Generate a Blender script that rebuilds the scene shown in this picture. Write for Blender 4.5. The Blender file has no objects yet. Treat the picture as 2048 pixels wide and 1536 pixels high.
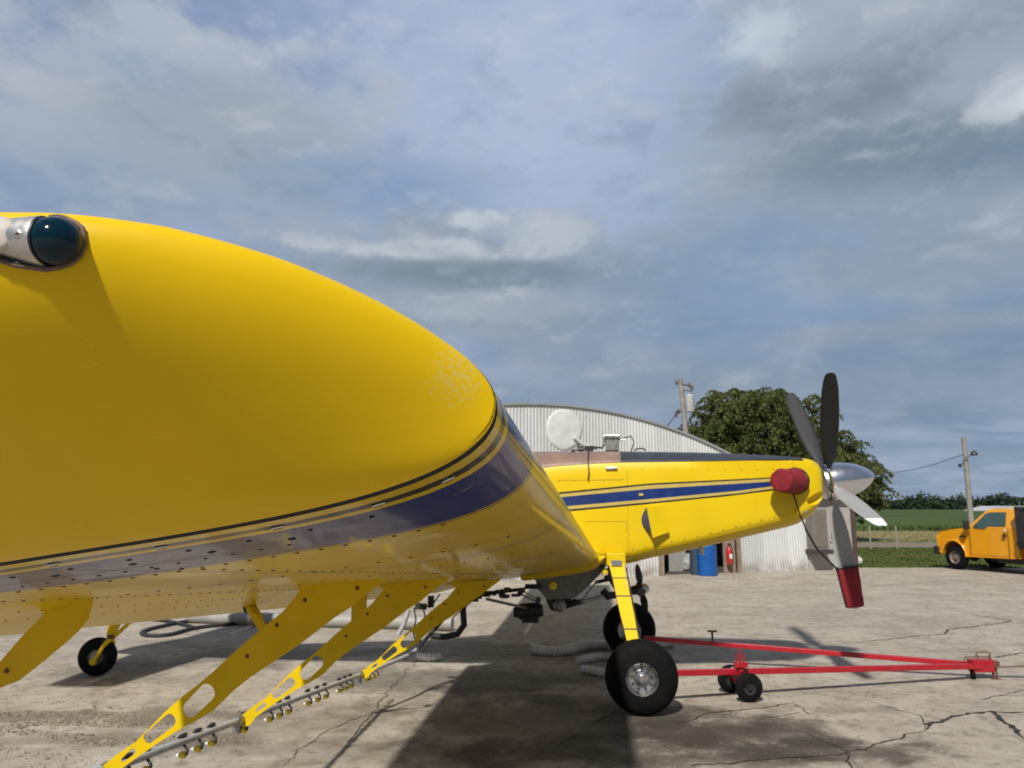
import bpy, bmesh, math, random
from mathutils import Vector, Matrix, noise
from mathutils.geometry import tessellate_polygon
R = math.radians
random.seed(7)
scene = bpy.context.scene
# ------------------------------------------------------------------ camera
F_PX, EYE, PITCH = 1479.0, 2.1, math.atan(242/1479)
cam_d = bpy.data.cameras.new('camera'); cam = bpy.data.objects.new('camera', cam_d)
scene.collection.objects.link(cam)
cam.location = (0, 0, EYE); cam.rotation_euler = (math.pi/2 + PITCH, 0, 0)
cam_d.sensor_width = 36; cam_d.lens = 36*F_PX/2048
cam_d.clip_start = .02; cam_d.clip_end = 6000
cam_d.dof.use_dof = True; cam_d.dof.focus_distance = 1.3; cam_d.dof.aperture_fstop = 9
scene.camera = cam
scene.view_settings.view_transform = 'Standard'; scene.view_settings.look = 'None'
scene.view_settings.exposure = 0; scene.view_settings.gamma = 1
# ------------------------------------------------------------------ sun and sky
SUN_TRAVEL = Vector((.30, .95, -1.0)).normalized()      # direction in which the light travels
sl = bpy.data.lights.new('sun', 'SUN'); sl.energy = 4.6; sl.angle = R(2.6); sl.color = (1, .95, .87)
sun = bpy.data.objects.new('sun', sl); scene.collection.objects.link(sun)
sun.rotation_euler = SUN_TRAVEL.to_track_quat('-Z', 'Y').to_euler()
SUN_EL = math.asin(-SUN_TRAVEL.z); SUN_AZ = math.atan2(-SUN_TRAVEL.x, -SUN_TRAVEL.y)

class NT:
    """small helper to write node networks as expressions"""
    def __init__(s, tree): s.t = tree; s.n = tree.nodes; s.l = tree.links
    def new(s, kind, **kw):
        n = s.n.new(kind)
        for k, v in kw.items(): setattr(n, k, v)
        return n
    def put(s, sock, v):
        if isinstance(v, bpy.types.NodeSocket): s.l.new(v, sock)
        elif v is not None: sock.default_value = v
    def m(s, op, a, b=None, c=None, clamp=False):
        n = s.new('ShaderNodeMath', operation=op, use_clamp=clamp)
        s.put(n.inputs[0], a); s.put(n.inputs[1], b)
        if c is not None: s.put(n.inputs[2], c)
        return n.outputs[0]
    def add(s, a, b): return s.m('ADD', a, b)
    def sub(s, a, b): return s.m('SUBTRACT', a, b)
    def mul(s, a, b): return s.m('MULTIPLY', a, b)
    def smooth(s, x, lo, hi, a=0., b=1.):
        n = s.new('ShaderNodeMapRange', interpolation_type='SMOOTHSTEP')
        s.put(n.inputs[0], x); s.put(n.inputs[1], lo); s.put(n.inputs[2], hi); s.put(n.inputs[3], a); s.put(n.inputs[4], b)
        return n.outputs[0]
    def lin(s, x, lo, hi, a=0., b=1.):
        n = s.new('ShaderNodeMapRange')
        s.put(n.inputs[0], x); s.put(n.inputs[1], lo); s.put(n.inputs[2], hi); s.put(n.inputs[3], a); s.put(n.inputs[4], b)
        return n.outputs[0]
    def mix(s, f, a, b):
        n = s.new('ShaderNodeMix', data_type='RGBA')
        c4 = lambda v: v if isinstance(v, bpy.types.NodeSocket) else (*v[:3], 1)
        s.put(n.inputs[0], f); s.put(n.inputs[6], c4(a)); s.put(n.inputs[7], c4(b))
        return n.outputs[2]
    def noise(s, vec, scale, detail=4, rough=.5, dist=0., col=False):
        n = s.new('ShaderNodeTexNoise')
        if vec is not None: s.put(n.inputs['Vector'], vec)
        n.inputs['Scale'].default_value = scale; n.inputs['Detail'].default_value = detail
        n.inputs['Roughness'].default_value = rough; n.inputs['Distortion'].default_value = dist
        return n.outputs[1 if col else 0]
    def sep(s, v):
        n = s.new('ShaderNodeSeparateXYZ'); s.put(n.inputs[0], v); return n.outputs
    def comb(s, x, y, z):
        n = s.new('ShaderNodeCombineXYZ'); s.put(n.inputs[0], x); s.put(n.inputs[1], y); s.put(n.inputs[2], z); return n.outputs[0]
    def vadd(s, a, b):
        n = s.new('ShaderNodeVectorMath', operation='ADD'); s.put(n.inputs[0], a); s.put(n.inputs[1], b); return n.outputs[0]
    def vscale(s, a, f):
        n = s.new('ShaderNodeVectorMath', operation='SCALE'); s.put(n.inputs[0], a); s.put(n.inputs[3], f); return n.outputs[0]

w = bpy.data.worlds.new('World'); scene.world = w; w.use_nodes = True
w.node_tree.nodes.clear(); N = NT(w.node_tree)
sky = N.new('ShaderNodeTexSky', sky_type='NISHITA', sun_disc=False)
sky.sun_elevation = SUN_EL; sky.sun_rotation = SUN_AZ; sky.air_density = 1.2; sky.dust_density = 1.5
tc = N.new('ShaderNodeTexCoord').outputs['Generated']
dx, dy, dz = N.sep(tc)
az = N.m('ARCTAN2', dx, dy); el = N.m('ARCSINE', dz)
hz = N.add(N.m('MAXIMUM', dz, 0.), .12)
cp = N.comb(N.m('DIVIDE', dx, hz), N.m('DIVIDE', dy, hz), 0.)          # the cloud deck seen in perspective
ae = N.comb(az, N.mul(el, 1.7), 0.)
n1 = N.noise(ae, 3.2, 8, .55, .3); n2 = N.noise(ae, 9., 7, .56, .2); n3 = N.noise(cp, 1.4, 7, .55, .4); n4 = N.noise(ae, 24., 7, .62, .35)
def blob(px, py, rx, ry, warp=.9, soft=.55):
    u = (px-1024)/F_PX; v = (768-py)/F_PX
    x = u; y = math.cos(PITCH) - v*math.sin(PITCH); z = math.sin(PITCH) + v*math.cos(PITCH)
    a0 = math.atan2(x, y); e0 = math.atan2(z, math.hypot(x, y)); ra = rx/F_PX; re = ry/F_PX
    qa = N.mul(N.sub(az, a0), 1/ra); qe = N.mul(N.sub(el, e0), 1/re)
    d = N.m('SQRT', N.add(N.mul(qa, qa), N.mul(qe, qe)))
    d = N.add(d, N.mul(N.sub(n1, .5), -warp*2.2)); d = N.add(d, N.mul(N.sub(n2, .5), -warp*1.9)); d = N.add(d, N.mul(N.sub(n4, .5), -warp*.9))
    return N.smooth(d, 1+soft, 1-soft)
skyc = N.vscale(sky.outputs[0], .105)
base = N.mix(.7, skyc, (.30, .385, .60))
base = N.mix(N.smooth(el, .62, .0), base, (.185, .27, .385))
col = base
def relief(sc, de, ds, up_):      # brighter tops and darker undersides of the cloud lumps
    a_ = N.noise(ae, sc, de, .55, ds); b_ = N.noise(N.vadd(ae, (0., up_, 0.)), sc, de, .55, ds); return N.sub(a_, b_)
rel = N.add(relief(3.2, 6, .3, .045), N.mul(relief(8., 6, .25, .02), .8))
veil = N.smooth(n3, .38, .62)
col = N.mix(N.mul(veil, .62), col, (.39, .46, .60))
veil2 = N.smooth(n1, .42, .66)
col = N.mix(N.mul(veil2, .40), col, (.33, .40, .50))
def paint(px, py, rx, ry, c, f, warp=.9, soft=.55):
    global col
    col = N.mix(N.mul(blob(px, py, rx, ry, warp, soft), f), col, c)
paint(1130, 170, 420, 330, (.45, .53, .69), .8, .7, .9)
paint(250, 200, 430, 150, (.40, .45, .53), .85, 1.2, .4)
paint(330, 75, 140, 36, (.42, .48, .57), .8, 1.4, .4)
paint(60, 170, 130, 28, (.45, .50, .56), .7, 1.3, .5)
paint(300, 150, 80, 26, (.27, .36, .53), .6, 1.3, .5)
paint(430, 270, 260, 90, (.30, .36, .42), .55)
paint(150, 360, 380, 60, (.27, .35, .44), .5)
paint(760, 380, 240, 60, (.22, .32, .49), .6)
paint(1000, 560, 540, 120, (.27, .33, .40), .85, 1, .45)
paint(820, 500, 260, 22, (.52, .57, .62), .9, 1.4, .45)
paint(960, 438, 60, 18, (.52, .58, .64), .9, 1.5, .4)
paint(640, 462, 200, 26, (.38, .43, .51), .5, 1.3, .8)
paint(1080, 470, 110, 40, (.48, .54, .60), .85, 1.4, .5)
paint(930, 548, 270, 28, (.185, .25, .31), .85, .8, .5)
paint(1010, 612, 330, 26, (.40, .46, .52), .75, 1.2, .5)
paint(1250, 650, 260, 90, (.29, .34, .41), .5)
paint(1800, 240, 420, 240, (.30, .36, .42), .85)
paint(1680, 180, 260, 60, (.215, .265, .335), .9, .9, .45)
paint(1880, 280, 260, 60, (.18, .24, .31), .8, .7)
paint(1990, 330, 110, 40, (.16, .23, .33), .6, .7)
paint(1520, 78, 52, 30, (.60, .68, .76), .8, 1.5, .8)
paint(1475, 100, 60, 18, (.52, .60, .68), .6, 1.3, .8)
paint(1700, 60, 170, 60, (.43, .49, .57), .5)
paint(2020, 205, 62, 24, (.62, .68, .72), .9, 1.5, .6)
paint(2055, 180, 40, 30, (.68, .73, .77), .9, 1.2, .5)
paint(1985, 232, 40, 16, (.50, .56, .60), .7, 1.3, .7)
paint(1960, 150, 100, 50, (.40, .46, .54), .6)
paint(1550, 600, 380, 150, (.19, .29, .45), .55, .6)
paint(1780, 660, 330, 24, (.30, .35, .42), .7, .8)
paint(1900, 520, 260, 70, (.29, .35, .42), .7)
paint(1750, 760, 420, 80, (.21, .275, .37), .6, .5)
paint(1250, 770, 300, 60, (.27, .33, .41), .5)
lum = N.mul(N.smooth(n1, .38, .58), N.smooth(el, .03, .26, .25, 1.))
col = N.mix(N.mul(N.mul(N.smooth(rel, .01, .20), lum), .40), col, (.56, .61, .67))
col = N.mix(N.mul(N.mul(N.smooth(rel, -.02, -.18), lum), .36), col, (.19, .25, .32))
col = N.mix(N.mul(N.smooth(n2, .48, .72), .22), col, (.46, .52, .60))
col = N.mix(N.mul(N.smooth(n2, .48, .30), .16), col, (.18, .25, .33))
col = N.mix(N.mul(N.smooth(n4, .5, .72), .08), col, (.55, .60, .66))
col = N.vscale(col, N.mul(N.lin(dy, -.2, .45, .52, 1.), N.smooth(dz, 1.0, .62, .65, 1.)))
below = N.smooth(dz, -.02, -.12)
col = N.mix(below, col, (.16, .15, .13))
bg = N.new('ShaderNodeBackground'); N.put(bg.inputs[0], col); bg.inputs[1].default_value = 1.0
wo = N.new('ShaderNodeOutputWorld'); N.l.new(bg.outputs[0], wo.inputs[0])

# ------------------------------------------------------------------ where a point of the photo lies in the place
CP, SP = math.cos(PITCH), math.sin(PITCH)
def ray(px, py):
    u = (px-1024)/F_PX; v = (768-py)/F_PX
    return Vector((u, CP - v*SP, SP + v*CP))
def G(px, py, z=0.):
    d = ray(px, py); t = (z-EYE)/d.z; return Vector((d.x*t, d.y*t, z))
def D(px, py, Y):
    d = ray(px, py); t = Y/d.y; return Vector((d.x*t, Y, EYE + d.z*t))
YAW = R(6.5); PO = Vector((1.48, 9.42, 0))
PF = Vector((math.cos(YAW), -math.sin(YAW), 0)); PS = Vector((-math.sin(YAW), -math.cos(YAW), 0))
def L(px, py, s):
    """point of the photo on the plane s metres to starboard of the aircraft's centre line, in aircraft coordinates (x fwd, y port, z up)"""
    d = ray(px, py); c = Vector((0, 0, EYE)) - PO
    t = (s - c.dot(PS))/d.dot(PS); p = c + d*t
    return Vector((p.dot(PF), -p.dot(PS), p.z))

# ------------------------------------------------------------------ object helpers
def tag(o, label=None, cat=None, group=None, kind=None):
    if label: o['label'] = label
    if cat: o['category'] = cat
    if group: o['group'] = group
    if kind: o['kind'] = kind
    return o
def empty(name, loc=(0, 0, 0), rz=0., **kw):
    o = bpy.data.objects.new(name, None); scene.collection.objects.link(o)
    o.location = loc; o.rotation_euler = (0, 0, rz); o.empty_display_size = .2
    return tag(o, **kw)
class MB:
    def __init__(s): s.v = []; s.f = []; s.mi = []; s.cur = 0
    def add(s, vs, fs):
        b = len(s.v); s.v += [tuple(v) for v in vs]
        for f in fs: s.f.append(tuple(b+i for i in f)); s.mi.append(s.cur)
        return s
    def box(s, c, d, rot=None, taper=1.):
        x, y, z = d[0]/2, d[1]/2, d[2]/2
        vs = [Vector((i*x*(taper if k > 0 else 1), j*y*(taper if k > 0 else 1), k*z)) for k in (-1, 1) for j in (-1, 1) for i in (-1, 1)]
        if rot is not None: vs = [rot @ v for v in vs]
        c = Vector(c)
        return s.add([v+c for v in vs], [(0, 2, 3, 1), (4, 5, 7, 6), (0, 1, 5, 4), (1, 3, 7, 5), (3, 2, 6, 7), (2, 0, 4, 6)])
    def tube(s, pts, r, n=12, caps=True):
        pts = [Vector(p) for p in pts]; rs = r if isinstance(r, (list, tuple)) else [r]*len(pts)
        vs = []; up = None
        for i, p in enumerate(pts):
            t = (pts[min(i+1, len(pts)-1)] - pts[max(i-1, 0)])
            t = t.normalized() if t.length > 1e-9 else Vector((0, 0, 1))
            if up is None: up = Vector((0, 0, 1)) if abs(t.z) < .9 else Vector((1, 0, 0))
            a = t.cross(up).normalized(); b = a.cross(t).normalized(); up = b
            for k in range(n):
                an = 2*math.pi*k/n; vs.append(p + (a*math.cos(an) + b*math.sin(an))*rs[i])
        fs = [(i*n+k, i*n+(k+1) % n, (i+1)*n+(k+1) % n, (i+1)*n+k) for i in range(len(pts)-1) for k in range(n)]
        if caps: fs += [tuple(range(n))[::-1], tuple((len(pts)-1)*n+k for k in range(n))]
        return s.add(vs, fs)
    def lathe(s, prof, axis_o, axis_d, n=32, close=False):
        """prof = (distance along axis, radius)"""
        o = Vector(axis_o); d = Vector(axis_d).normalized()
        up = Vector((0, 0, 1)) if abs(d.z) < .9 else Vector((1, 0, 0))
        a = d.cross(up).normalized(); b = a.cross(d)
        vs = [o + d*h + (a*math.cos(2*math.pi*k/n) + b*math.sin(2*math.pi*k/n))*r for h, r in prof for k in range(n)]
        m = len(prof); rng = range(m) if close else range(m-1)
        fs = [(i*n+k, i*n+(k+1) % n, ((i+1) % m)*n+(k+1) % n, ((i+1) % m)*n+k) for i in rng for k in range(n)]
        return s.add(vs, fs)
    def loft(s, rings, closed=True, caps=False):
        n = len(rings[0]); vs = [p for r_ in rings for p in r_]
        kr = range(n) if closed else range(n-1)
        fs = [(i*n+k, i*n+(k+1) % n, (i+1)*n+(k+1) % n, (i+1)*n+k) for i in range(len(rings)-1) for k in kr]
        if caps: fs += [tuple(range(n))[::-1], tuple((len(rings)-1)*n+k for k in range(n))]
        return s.add(vs, fs)
    def plate(s, outer, th, holes=()):
        """flat plate: outlines are lists of 3D points lying in one plane, th = thickness vector"""
        th = Vector(th); loops = [[Vector(p) for p in outer]] + [[Vector(p) for p in h] for h in holes]
        flat = [p for l in loops for p in l]; n = len(flat)
        tris = tessellate_polygon(loops)
        fs = [tuple(t) for t in tris] + [tuple(i+n for i in t[::-1]) for t in tris]
        b = 0
        for l in loops:
            k = len(l); fs += [(b+i, b+(i+1) % k, n+b+(i+1) % k, n+b+i) for i in range(k)]; b += k
        return s.add([p - th/2 for p in flat] + [p + th/2 for p in flat], fs)
    def ball(s, c, r, sc=(1, 1, 1), nu=16, nv=10, rot=None):
        c = Vector(c); vs = []
        for j in range(nv+1):
            ph = math.pi*j/nv
            for k in range(nu):
                a = 2*math.pi*k/nu
                p = Vector((math.sin(ph)*math.cos(a)*sc[0], math.sin(ph)*math.sin(a)*sc[1], math.cos(ph)*sc[2]))*r
                vs.append(c + (rot @ p if rot is not None else p))
        return s.add(vs, [(j*nu+k, j*nu+(k+1) % nu, (j+1)*nu+(k+1) % nu, (j+1)*nu+k) for j in range(nv) for k in range(nu)])
    def build(s, name, mats, parent=None, smooth=None, bevel=0., fixn=True, **kw):
        me = bpy.data.meshes.new(name); me.from_pydata(s.v, [], s.f)
        mats = mats if isinstance(mats, (list, tuple)) else [mats]
        for m in mats: me.materials.append(m)
        me.polygons.foreach_set('material_index', s.mi)
        if fixn and len(s.f) < 60000:
            bm = bmesh.new(); bm.from_mesh(me)
            bmesh.ops.remove_doubles(bm, verts=bm.verts, dist=1e-5)
            bmesh.ops.recalc_face_normals(bm, faces=bm.faces); bm.to_mesh(me); bm.free()
        if smooth is not None:
            me.polygons.foreach_set('use_smooth', [True]*len(me.polygons))
            me.set_sharp_from_angle(angle=R(smooth))
        o = bpy.data.objects.new(name, me); scene.collection.objects.link(o)
        if bevel:
            b = o.modifiers.new('bevel', 'BEVEL'); b.width = bevel; b.segments = 2; b.limit_method = 'ANGLE'; b.angle_limit = R(40)
        if parent is not None: o.parent = parent
        return tag(o, **kw)
def copy_tree(o, parent=None):
    c = o.copy(); scene.collection.objects.link(c); c.parent = parent
    for ch in list(o.children): copy_tree(ch, c)
    return c
def interp(x, pts):
    if x <= pts[0][0]: return pts[0][1]
    for (a, b), (c, d) in zip(pts, pts[1:]):
        if x <= c: return b + (d-b)*(x-a)/(c-a)
    return pts[-1][1]
def sinterp(x, pts):
    if x <= pts[0][0]: return pts[0][1]
    for (a, b), (c, d) in zip(pts, pts[1:]):
        if x <= c:
            t = (x-a)/(c-a); t = t*t*(3-2*t); return b + (d-b)*t
    return pts[-1][1]

# ------------------------------------------------------------------ materials
def mat(name, col, rough=.5, metal=0., coat=0., var=.08, vscale=6., bump=0., bscale=60., spec=None, rvar=.1, dirt=None, dirt_f=.0, coat_r=.05, bdist=.002):
    m = bpy.data.materials.new(name); m.use_nodes = True
    P = NT(m.node_tree); b = P.n['Principled BSDF']
    tcn = P.new('ShaderNodeTexCoord').outputs['Object']
    n = P.noise(tcn, vscale, 6, .6)
    c = P.mix(P.smooth(n, .3, .7), [x*(1-var) for x in col], [min(x*(1+var), 1) for x in col])
    if dirt:
        d = P.noise(tcn, vscale*.6, 8, .65, .5)
        c = P.mix(P.mul(P.smooth(d, .48, .72), dirt_f), c, dirt)
    P.put(b.inputs['Base Color'], c)
    P.put(b.inputs['Roughness'], P.lin(P.noise(tcn, vscale*2.3, 5), .3, .7, max(rough-rvar, .02), min(rough+rvar, 1)))
    b.inputs['Metallic'].default_value = metal
    b.inputs['Coat Weight'].default_value = coat; b.inputs['Coat Roughness'].default_value = coat_r
    if spec is not None: b.inputs['Specular IOR Level'].default_value = spec
    if bump:
        bn = P.new('ShaderNodeBump'); bn.inputs['Strength'].default_value = bump; bn.inputs['Distance'].default_value = bdist
        P.put(bn.inputs['Height'], P.noise(tcn, bscale, 5)); P.l.new(bn.outputs[0], b.inputs['Normal'])
    m['b'] = 1
    return m
YEL = (.71, .50, .001)
M = dict(
    yellow=mat('yellow_paint', YEL, .38, coat=.15, spec=.35, var=.03, vscale=2, rvar=.06, dirt=(.5, .33, .02), dirt_f=.12, bump=.03, bscale=8),
    yellow_flat=mat('yellow_plate_paint', (.70, .49, .001), .5, coat=.0, spec=.25, var=.04, dirt=(.35, .22, .03), dirt_f=.2, vscale=5),
    gold=mat('gold_stripe', (.52, .40, .10), .35, coat=.4, var=.04),
    navy=mat('navy_paint', (.008, .022, .13), .25, coat=.6, var=.1),
    blue=mat('blue_stripe_paint', (.007, .028, .15), .3, coat=.4, var=.1),
    black=mat('black_paint', (.012, .012, .014), .45, var=.2),
    blackp=mat('black_panel', (.030, .034, .045), .5, var=.15, vscale=3, dirt=(.07, .07, .075), dirt_f=.5),
    rubber=mat('tyre_rubber', (.0045, .0045, .005), .75, var=.25, vscale=14, spec=.16, dirt=(.02, .018, .016), dirt_f=.35, bump=.3, bscale=40),
    brown=mat('bare_fibreglass', (.24, .155, .115), .5, var=.12, vscale=4, dirt=(.15, .10, .08), dirt_f=.4),
    alu=mat('aluminium', (.58, .58, .58), .32, metal=1., var=.08, vscale=8, dirt=(.3, .29, .27), dirt_f=.35, rvar=.12),
    spin=mat('polished_spinner', (.74, .76, .80), .22, metal=1., var=.03, rvar=.05),
    satin=mat('satin_aluminium', (.62, .60, .57), .38, metal=.9, var=.08, vscale=30, dirt=(.3, .28, .25), dirt_f=.5, bump=.15, bscale=60, bdist=.0004),
    steel=mat('dull_steel', (.30, .30, .30), .42, metal=.8, var=.2, vscale=12, dirt=(.10, .08, .06), dirt_f=.5),
    darksteel=mat('dark_machinery', (.030, .030, .032), .5, metal=.3, var=.3, vscale=16, dirt=(.10, .09, .08), dirt_f=.4),
    graybox=mat('grey_painted_box', (.19, .19, .20), .5, var=.2, vscale=7, dirt=(.05, .045, .04), dirt_f=.5),
    bladegrey=mat('blade_grey', (.30, .30, .29), .42, var=.05, coat=.1, dirt=(.2, .19, .17), dirt_f=.3),
    bladeblack=mat('blade_black', (.010, .010, .013), .5, var=.2),
    white=mat('white_paint', (.72, .74, .73), .4, var=.05),
    redcloth=mat('red_canvas', (.22, .010, .018), .8, var=.15, vscale=9, bump=.5, bscale=30, bdist=.01),
    redpaint=mat('red_paint', (.38, .008, .018), .4, coat=.15, var=.12, vscale=8, dirt=(.2, .03, .03), dirt_f=.4),
    strap=mat('black_strap', (.015, .015, .015), .8, var=.2),
    galv=mat('galvanised_pipe', (.50, .51, .52), .38, metal=.25, var=.1, vscale=12, dirt=(.2, .2, .2), dirt_f=.3),
    hose=mat('black_hose', (.02, .02, .022), .6, var=.2),
    hosew=mat('white_corrugated_hose', (.74, .73, .70), .55, var=.1, dirt=(.3, .27, .22), dirt_f=.6, vscale=5),
    brass=mat('yellow_nylon', (.85, .62, .03), .4, var=.1),
    rust=mat('rusty_iron', (.13, .055, .03), .75, var=.4, vscale=20, bump=.4, bscale=40),
    seal=mat('brown_sealant', (.16, .10, .075), .7, var=.3, vscale=60, bump=.4, bscale=150, bdist=.0006),
)
# ================================================================== THE AIRCRAFT (x forward, y port, z up; origin between the main wheels)
plane = empty('crop_duster', PO, -YAW, label='yellow crop duster aircraft with a blue stripe, raised nose and five-blade propeller', cat='airplane')
# ------------------------------------------------------------------ wing geometry
S_J = 8.56; CH = 2.0; WTH = R(10.5)
LE_T = L(994, 803, S_J); LE_R = L(1196, 1112, .55)
def le(s):
    f = (s-.55)/(S_J-.55); return LE_R.lerp(LE_T, f)
def foil(x, top):
    """thick high-lift section, x in 0..1 of the chord"""
    t, m_, p_ = .171, .0395, .35
    yt = 5*t*(.2969*math.sqrt(max(x, 0)) - .126*x - .3516*x*x + .2843*x**3 - .1015*x**4)
    yc = m_/p_**2*(2*p_*x - x*x) if x < p_ else m_/(1-p_)**2*((1-2*p_) + 2*p_*x - x*x)
    return yc + yt if top else yc - yt
def WQ(s, x, n):
    """x metres aft of the leading edge along the chord, n metres above it"""
    o = le(s)
    return Vector((o.x - x*math.cos(WTH) - n*math.sin(WTH), -s, o.z - x*math.sin(WTH) + n*math.cos(WTH)))
HINGE = .74
def WP(s, xc, top=False, off=0., droop=0.):
    x = xc*CH; n = foil(xc, top)*CH + (off if top else -off)
    if droop and xc > HINGE:
        hx = HINGE*CH; hn = foil(HINGE, False)*CH
        dx_, dn = x-hx, n-hn; x = hx + dx_*math.cos(droop) + dn*math.sin(droop); n = hn - dx_*math.sin(droop) + dn*math.cos(droop)
    return WQ(s, x, n)
def wring(s, x0, x1, n=26, off=0., droop=0.):
    xs = [x0 + (x1-x0)*(.5-.5*math.cos(math.pi*i/n)) if x0 == 0 else x0 + (x1-x0)*i/n for i in range(n+1)]
    if x0 == 0: xs = [x1*(1-math.cos(math.pi/2*i/n)) for i in range(n+1)]
    lo = [WP(s, x, False, off, droop) for x in xs]; up = [WP(s, x, True, off, droop) for x in xs]
    return lo[::-1] + (up[1:] if x0 == 0 else up)
# wing skin paint: bands at fixed distances along the span
def wing_material(name, joint=8.56):
    m = mat(name, (.64, .44, .001), .32, coat=.28, var=.03, vscale=2, rvar=.05, coat_r=.05, spec=.25, dirt=(.22, .16, .03), dirt_f=.5)
    P = NT(m.node_tree); b = P.n['Principled BSDF']
    x, y, z = P.sep(P.new('ShaderNodeTexCoord').outputs['Object'])
    s = P.m('ABSOLUTE', y)
    def band(lo, hi): return P.m('MULTIPLY', P.m('GREATER_THAN', s, lo), P.m('LESS_THAN', s, hi))
    c = b.inputs['Base Color'].links[0].from_socket
    tco = P.new('ShaderNodeTexCoord').outputs['Object']
    chips = P.smooth(P.noise(tco, 34, 6, .65), .60, .66)
    chips = P.mul(chips, P.smooth(P.noise(tco, 3.2, 4, .5), .50, .62))
    nav = P.mix(P.mul(chips, .8), (.005, .018, .15), (.50, .36, .01))
    c = P.mix(band(8.112, 8.455), c, nav)
    c = P.mix(band(8.090, 8.101), c, (.012, .012, .012))
    c = P.mix(band(8.485, 8.520), c, (.015, .009, .004))
    P.put(b.inputs['Base Color'], c)
    # slightly wavy sheet metal
    bn = P.new('ShaderNodeBump'); bn.inputs['Strength'].default_value = .25; bn.inputs['Distance'].default_value = .006
    mp = P.new('ShaderNodeMapping'); P.l.new(tco, mp.inputs[0]); mp.inputs['Scale'].default_value = (1.2, 3.2, 1)
    P.put(bn.inputs['Height'], P.noise(mp.outputs[0], 1.5, 3, .5)); P.l.new(bn.outputs[0], b.inputs['Normal'])
    P.l.new(bn.outputs[0], b.inputs['Coat Normal'])
    return m
M['wing'] = wing_material('wing_paint')
# ------------------------------------------------------------------ starboard wing
mb = MB()
mb.loft([wring(s, 0, HINGE) for s in [.42, 1.2, 2, 3, 4, 5, 6, 7, 7.8, 8.2, 8.4, S_J]], closed=True, caps=True)
# rivet rows and seams belong to the skin
mb.cur = 1
def rivet(s, xc, r=.006, sc=.35):
    p = WP(s, xc, False, .0005); q = WP(s, xc+.01, False, .0005); q2 = WP(s+.02, xc, False, .0005)
    n = (q-p).cross(q2-p).normalized(); n = n if n.z < 0 else -n
    t1 = (q-p).normalized(); t2 = n.cross(t1)
    k = 8; ring = [p + (t1*math.cos(2*math.pi*i/k) + t2*math.sin(2*math.pi*i/k))*r + n*.0006 for i in range(k)]
    base_ = [v - n*.003 for v in ring]
    mb.add(base_ + ring + [p + n*r*sc], [(i, (i+1) % k, k+(i+1) % k, k+i) for i in range(k)] + [(k+i, k+(i+1) % k, 2*k) for i in range(k)])
for i in range(24): rivet(8.075, .10 + .025*i, .0045)
for i in range(14): rivet(8.40, .12 + .05*i, .0045)
for i in range(9): rivet(8.33, .2 + .07*i, .007)
for i in range(18): rivet(8.25 - .004*i, .22 + .027*i, .0035)
for s0 in (7.4, 6.6, 5.8, 4.9, 4.0, 3.1, 2.2, 1.3):
    for i in range(14): rivet(s0, .08 + .048*i, .006)
for i in range(90): rivet(.9 + .082*i, .36, .005)
for i in range(110): rivet(.9 + .066*i, .70, .005)
def seam(a, b, wd=.0022):      # a = (s, xc) to b along the lower skin
    row = []
    for i in range(25):
        t = i/24; s = a[0] + (b[0]-a[0])*t; xc = a[1] + (b[1]-a[1])*t
        if a[0] == b[0]: row.append((WP(s-wd, xc, False, .0008), WP(s+wd, xc, False, .0008)))
        else: row.append((WP(s, xc-wd/2, False, .0008), WP(s, xc+wd/2, False, .0008)))
    mb.loft([[p for p, q in row], [q for p, q in row]], closed=False)
for s0 in (7.43, 5.83, 4.03, 2.23): seam((s0, .03), (s0, .735), .0015)
seam((.5, .375), (8.44, .375), .0012); seam((8.28, .28), (8.28, .735), .002); seam((.5, .69), (8.4, .69), .001)
wing_rt = mb.build('wing', [M['wing'], M['black']], plane, smooth=50, fixn=False)
# drooped trailing surfaces
def surf(name, s0, s1, par, dr):
    m_ = MB(); m_.loft([wring(s, HINGE+.0006, 1.0, 12, 0, dr) for s in (s0, (s0+s1)/2, s1)], closed=True, caps=True)
    m_.cur = 1
    for k in range(int((s1-s0)/.09)):
        s = s0+.05+.09*k
        for xc in (.80, .86): 
            p = WP(s, xc, False, .0015, dr); m_.ball(p, .0032, (1, 1, .4), 6, 4)
    return m_.build(name, [M['yellow'], M['black']], par, smooth=40, fixn=False)
mb = MB(); mb.loft([wring(s, HINGE-.006, HINGE+.008, 2, -.003) for s in (.45, 3, 6, 8.5)], closed=True, caps=True); mb.build('hinge_gap_filler', M['yellow_flat'], wing_rt)  # added filler strip that stops sunlight leaking through the hinge gap
surf('aileron', 4.905, 8.52, wing_rt, R(9)); surf('flap', .45, 4.895, wing_rt, R(9))
# port wing (mirror)
mb = MB(); fl = lambda ring: [Vector((p.x, -p.y, p.z)) for p in ring]
mb.loft([fl(wring(s, 0, HINGE)) for s in (.42, 2, 4, 6, 8, S_J)], closed=True, caps=True)
wing_lf = mb.build('wing', M['wing'], plane, smooth=50)
for nm, s0, s1 in (('aileron', 4.95, 8.45), ('flap', .75, 4.9)):
    mb = MB(); mb.loft([fl(wring(s, HINGE+.006, 1.0, 12, 0, R(8))) for s in (s0, s1)], closed=True, caps=True)
    mb.build(nm, M['yellow'], wing_lf, smooth=40)
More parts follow.
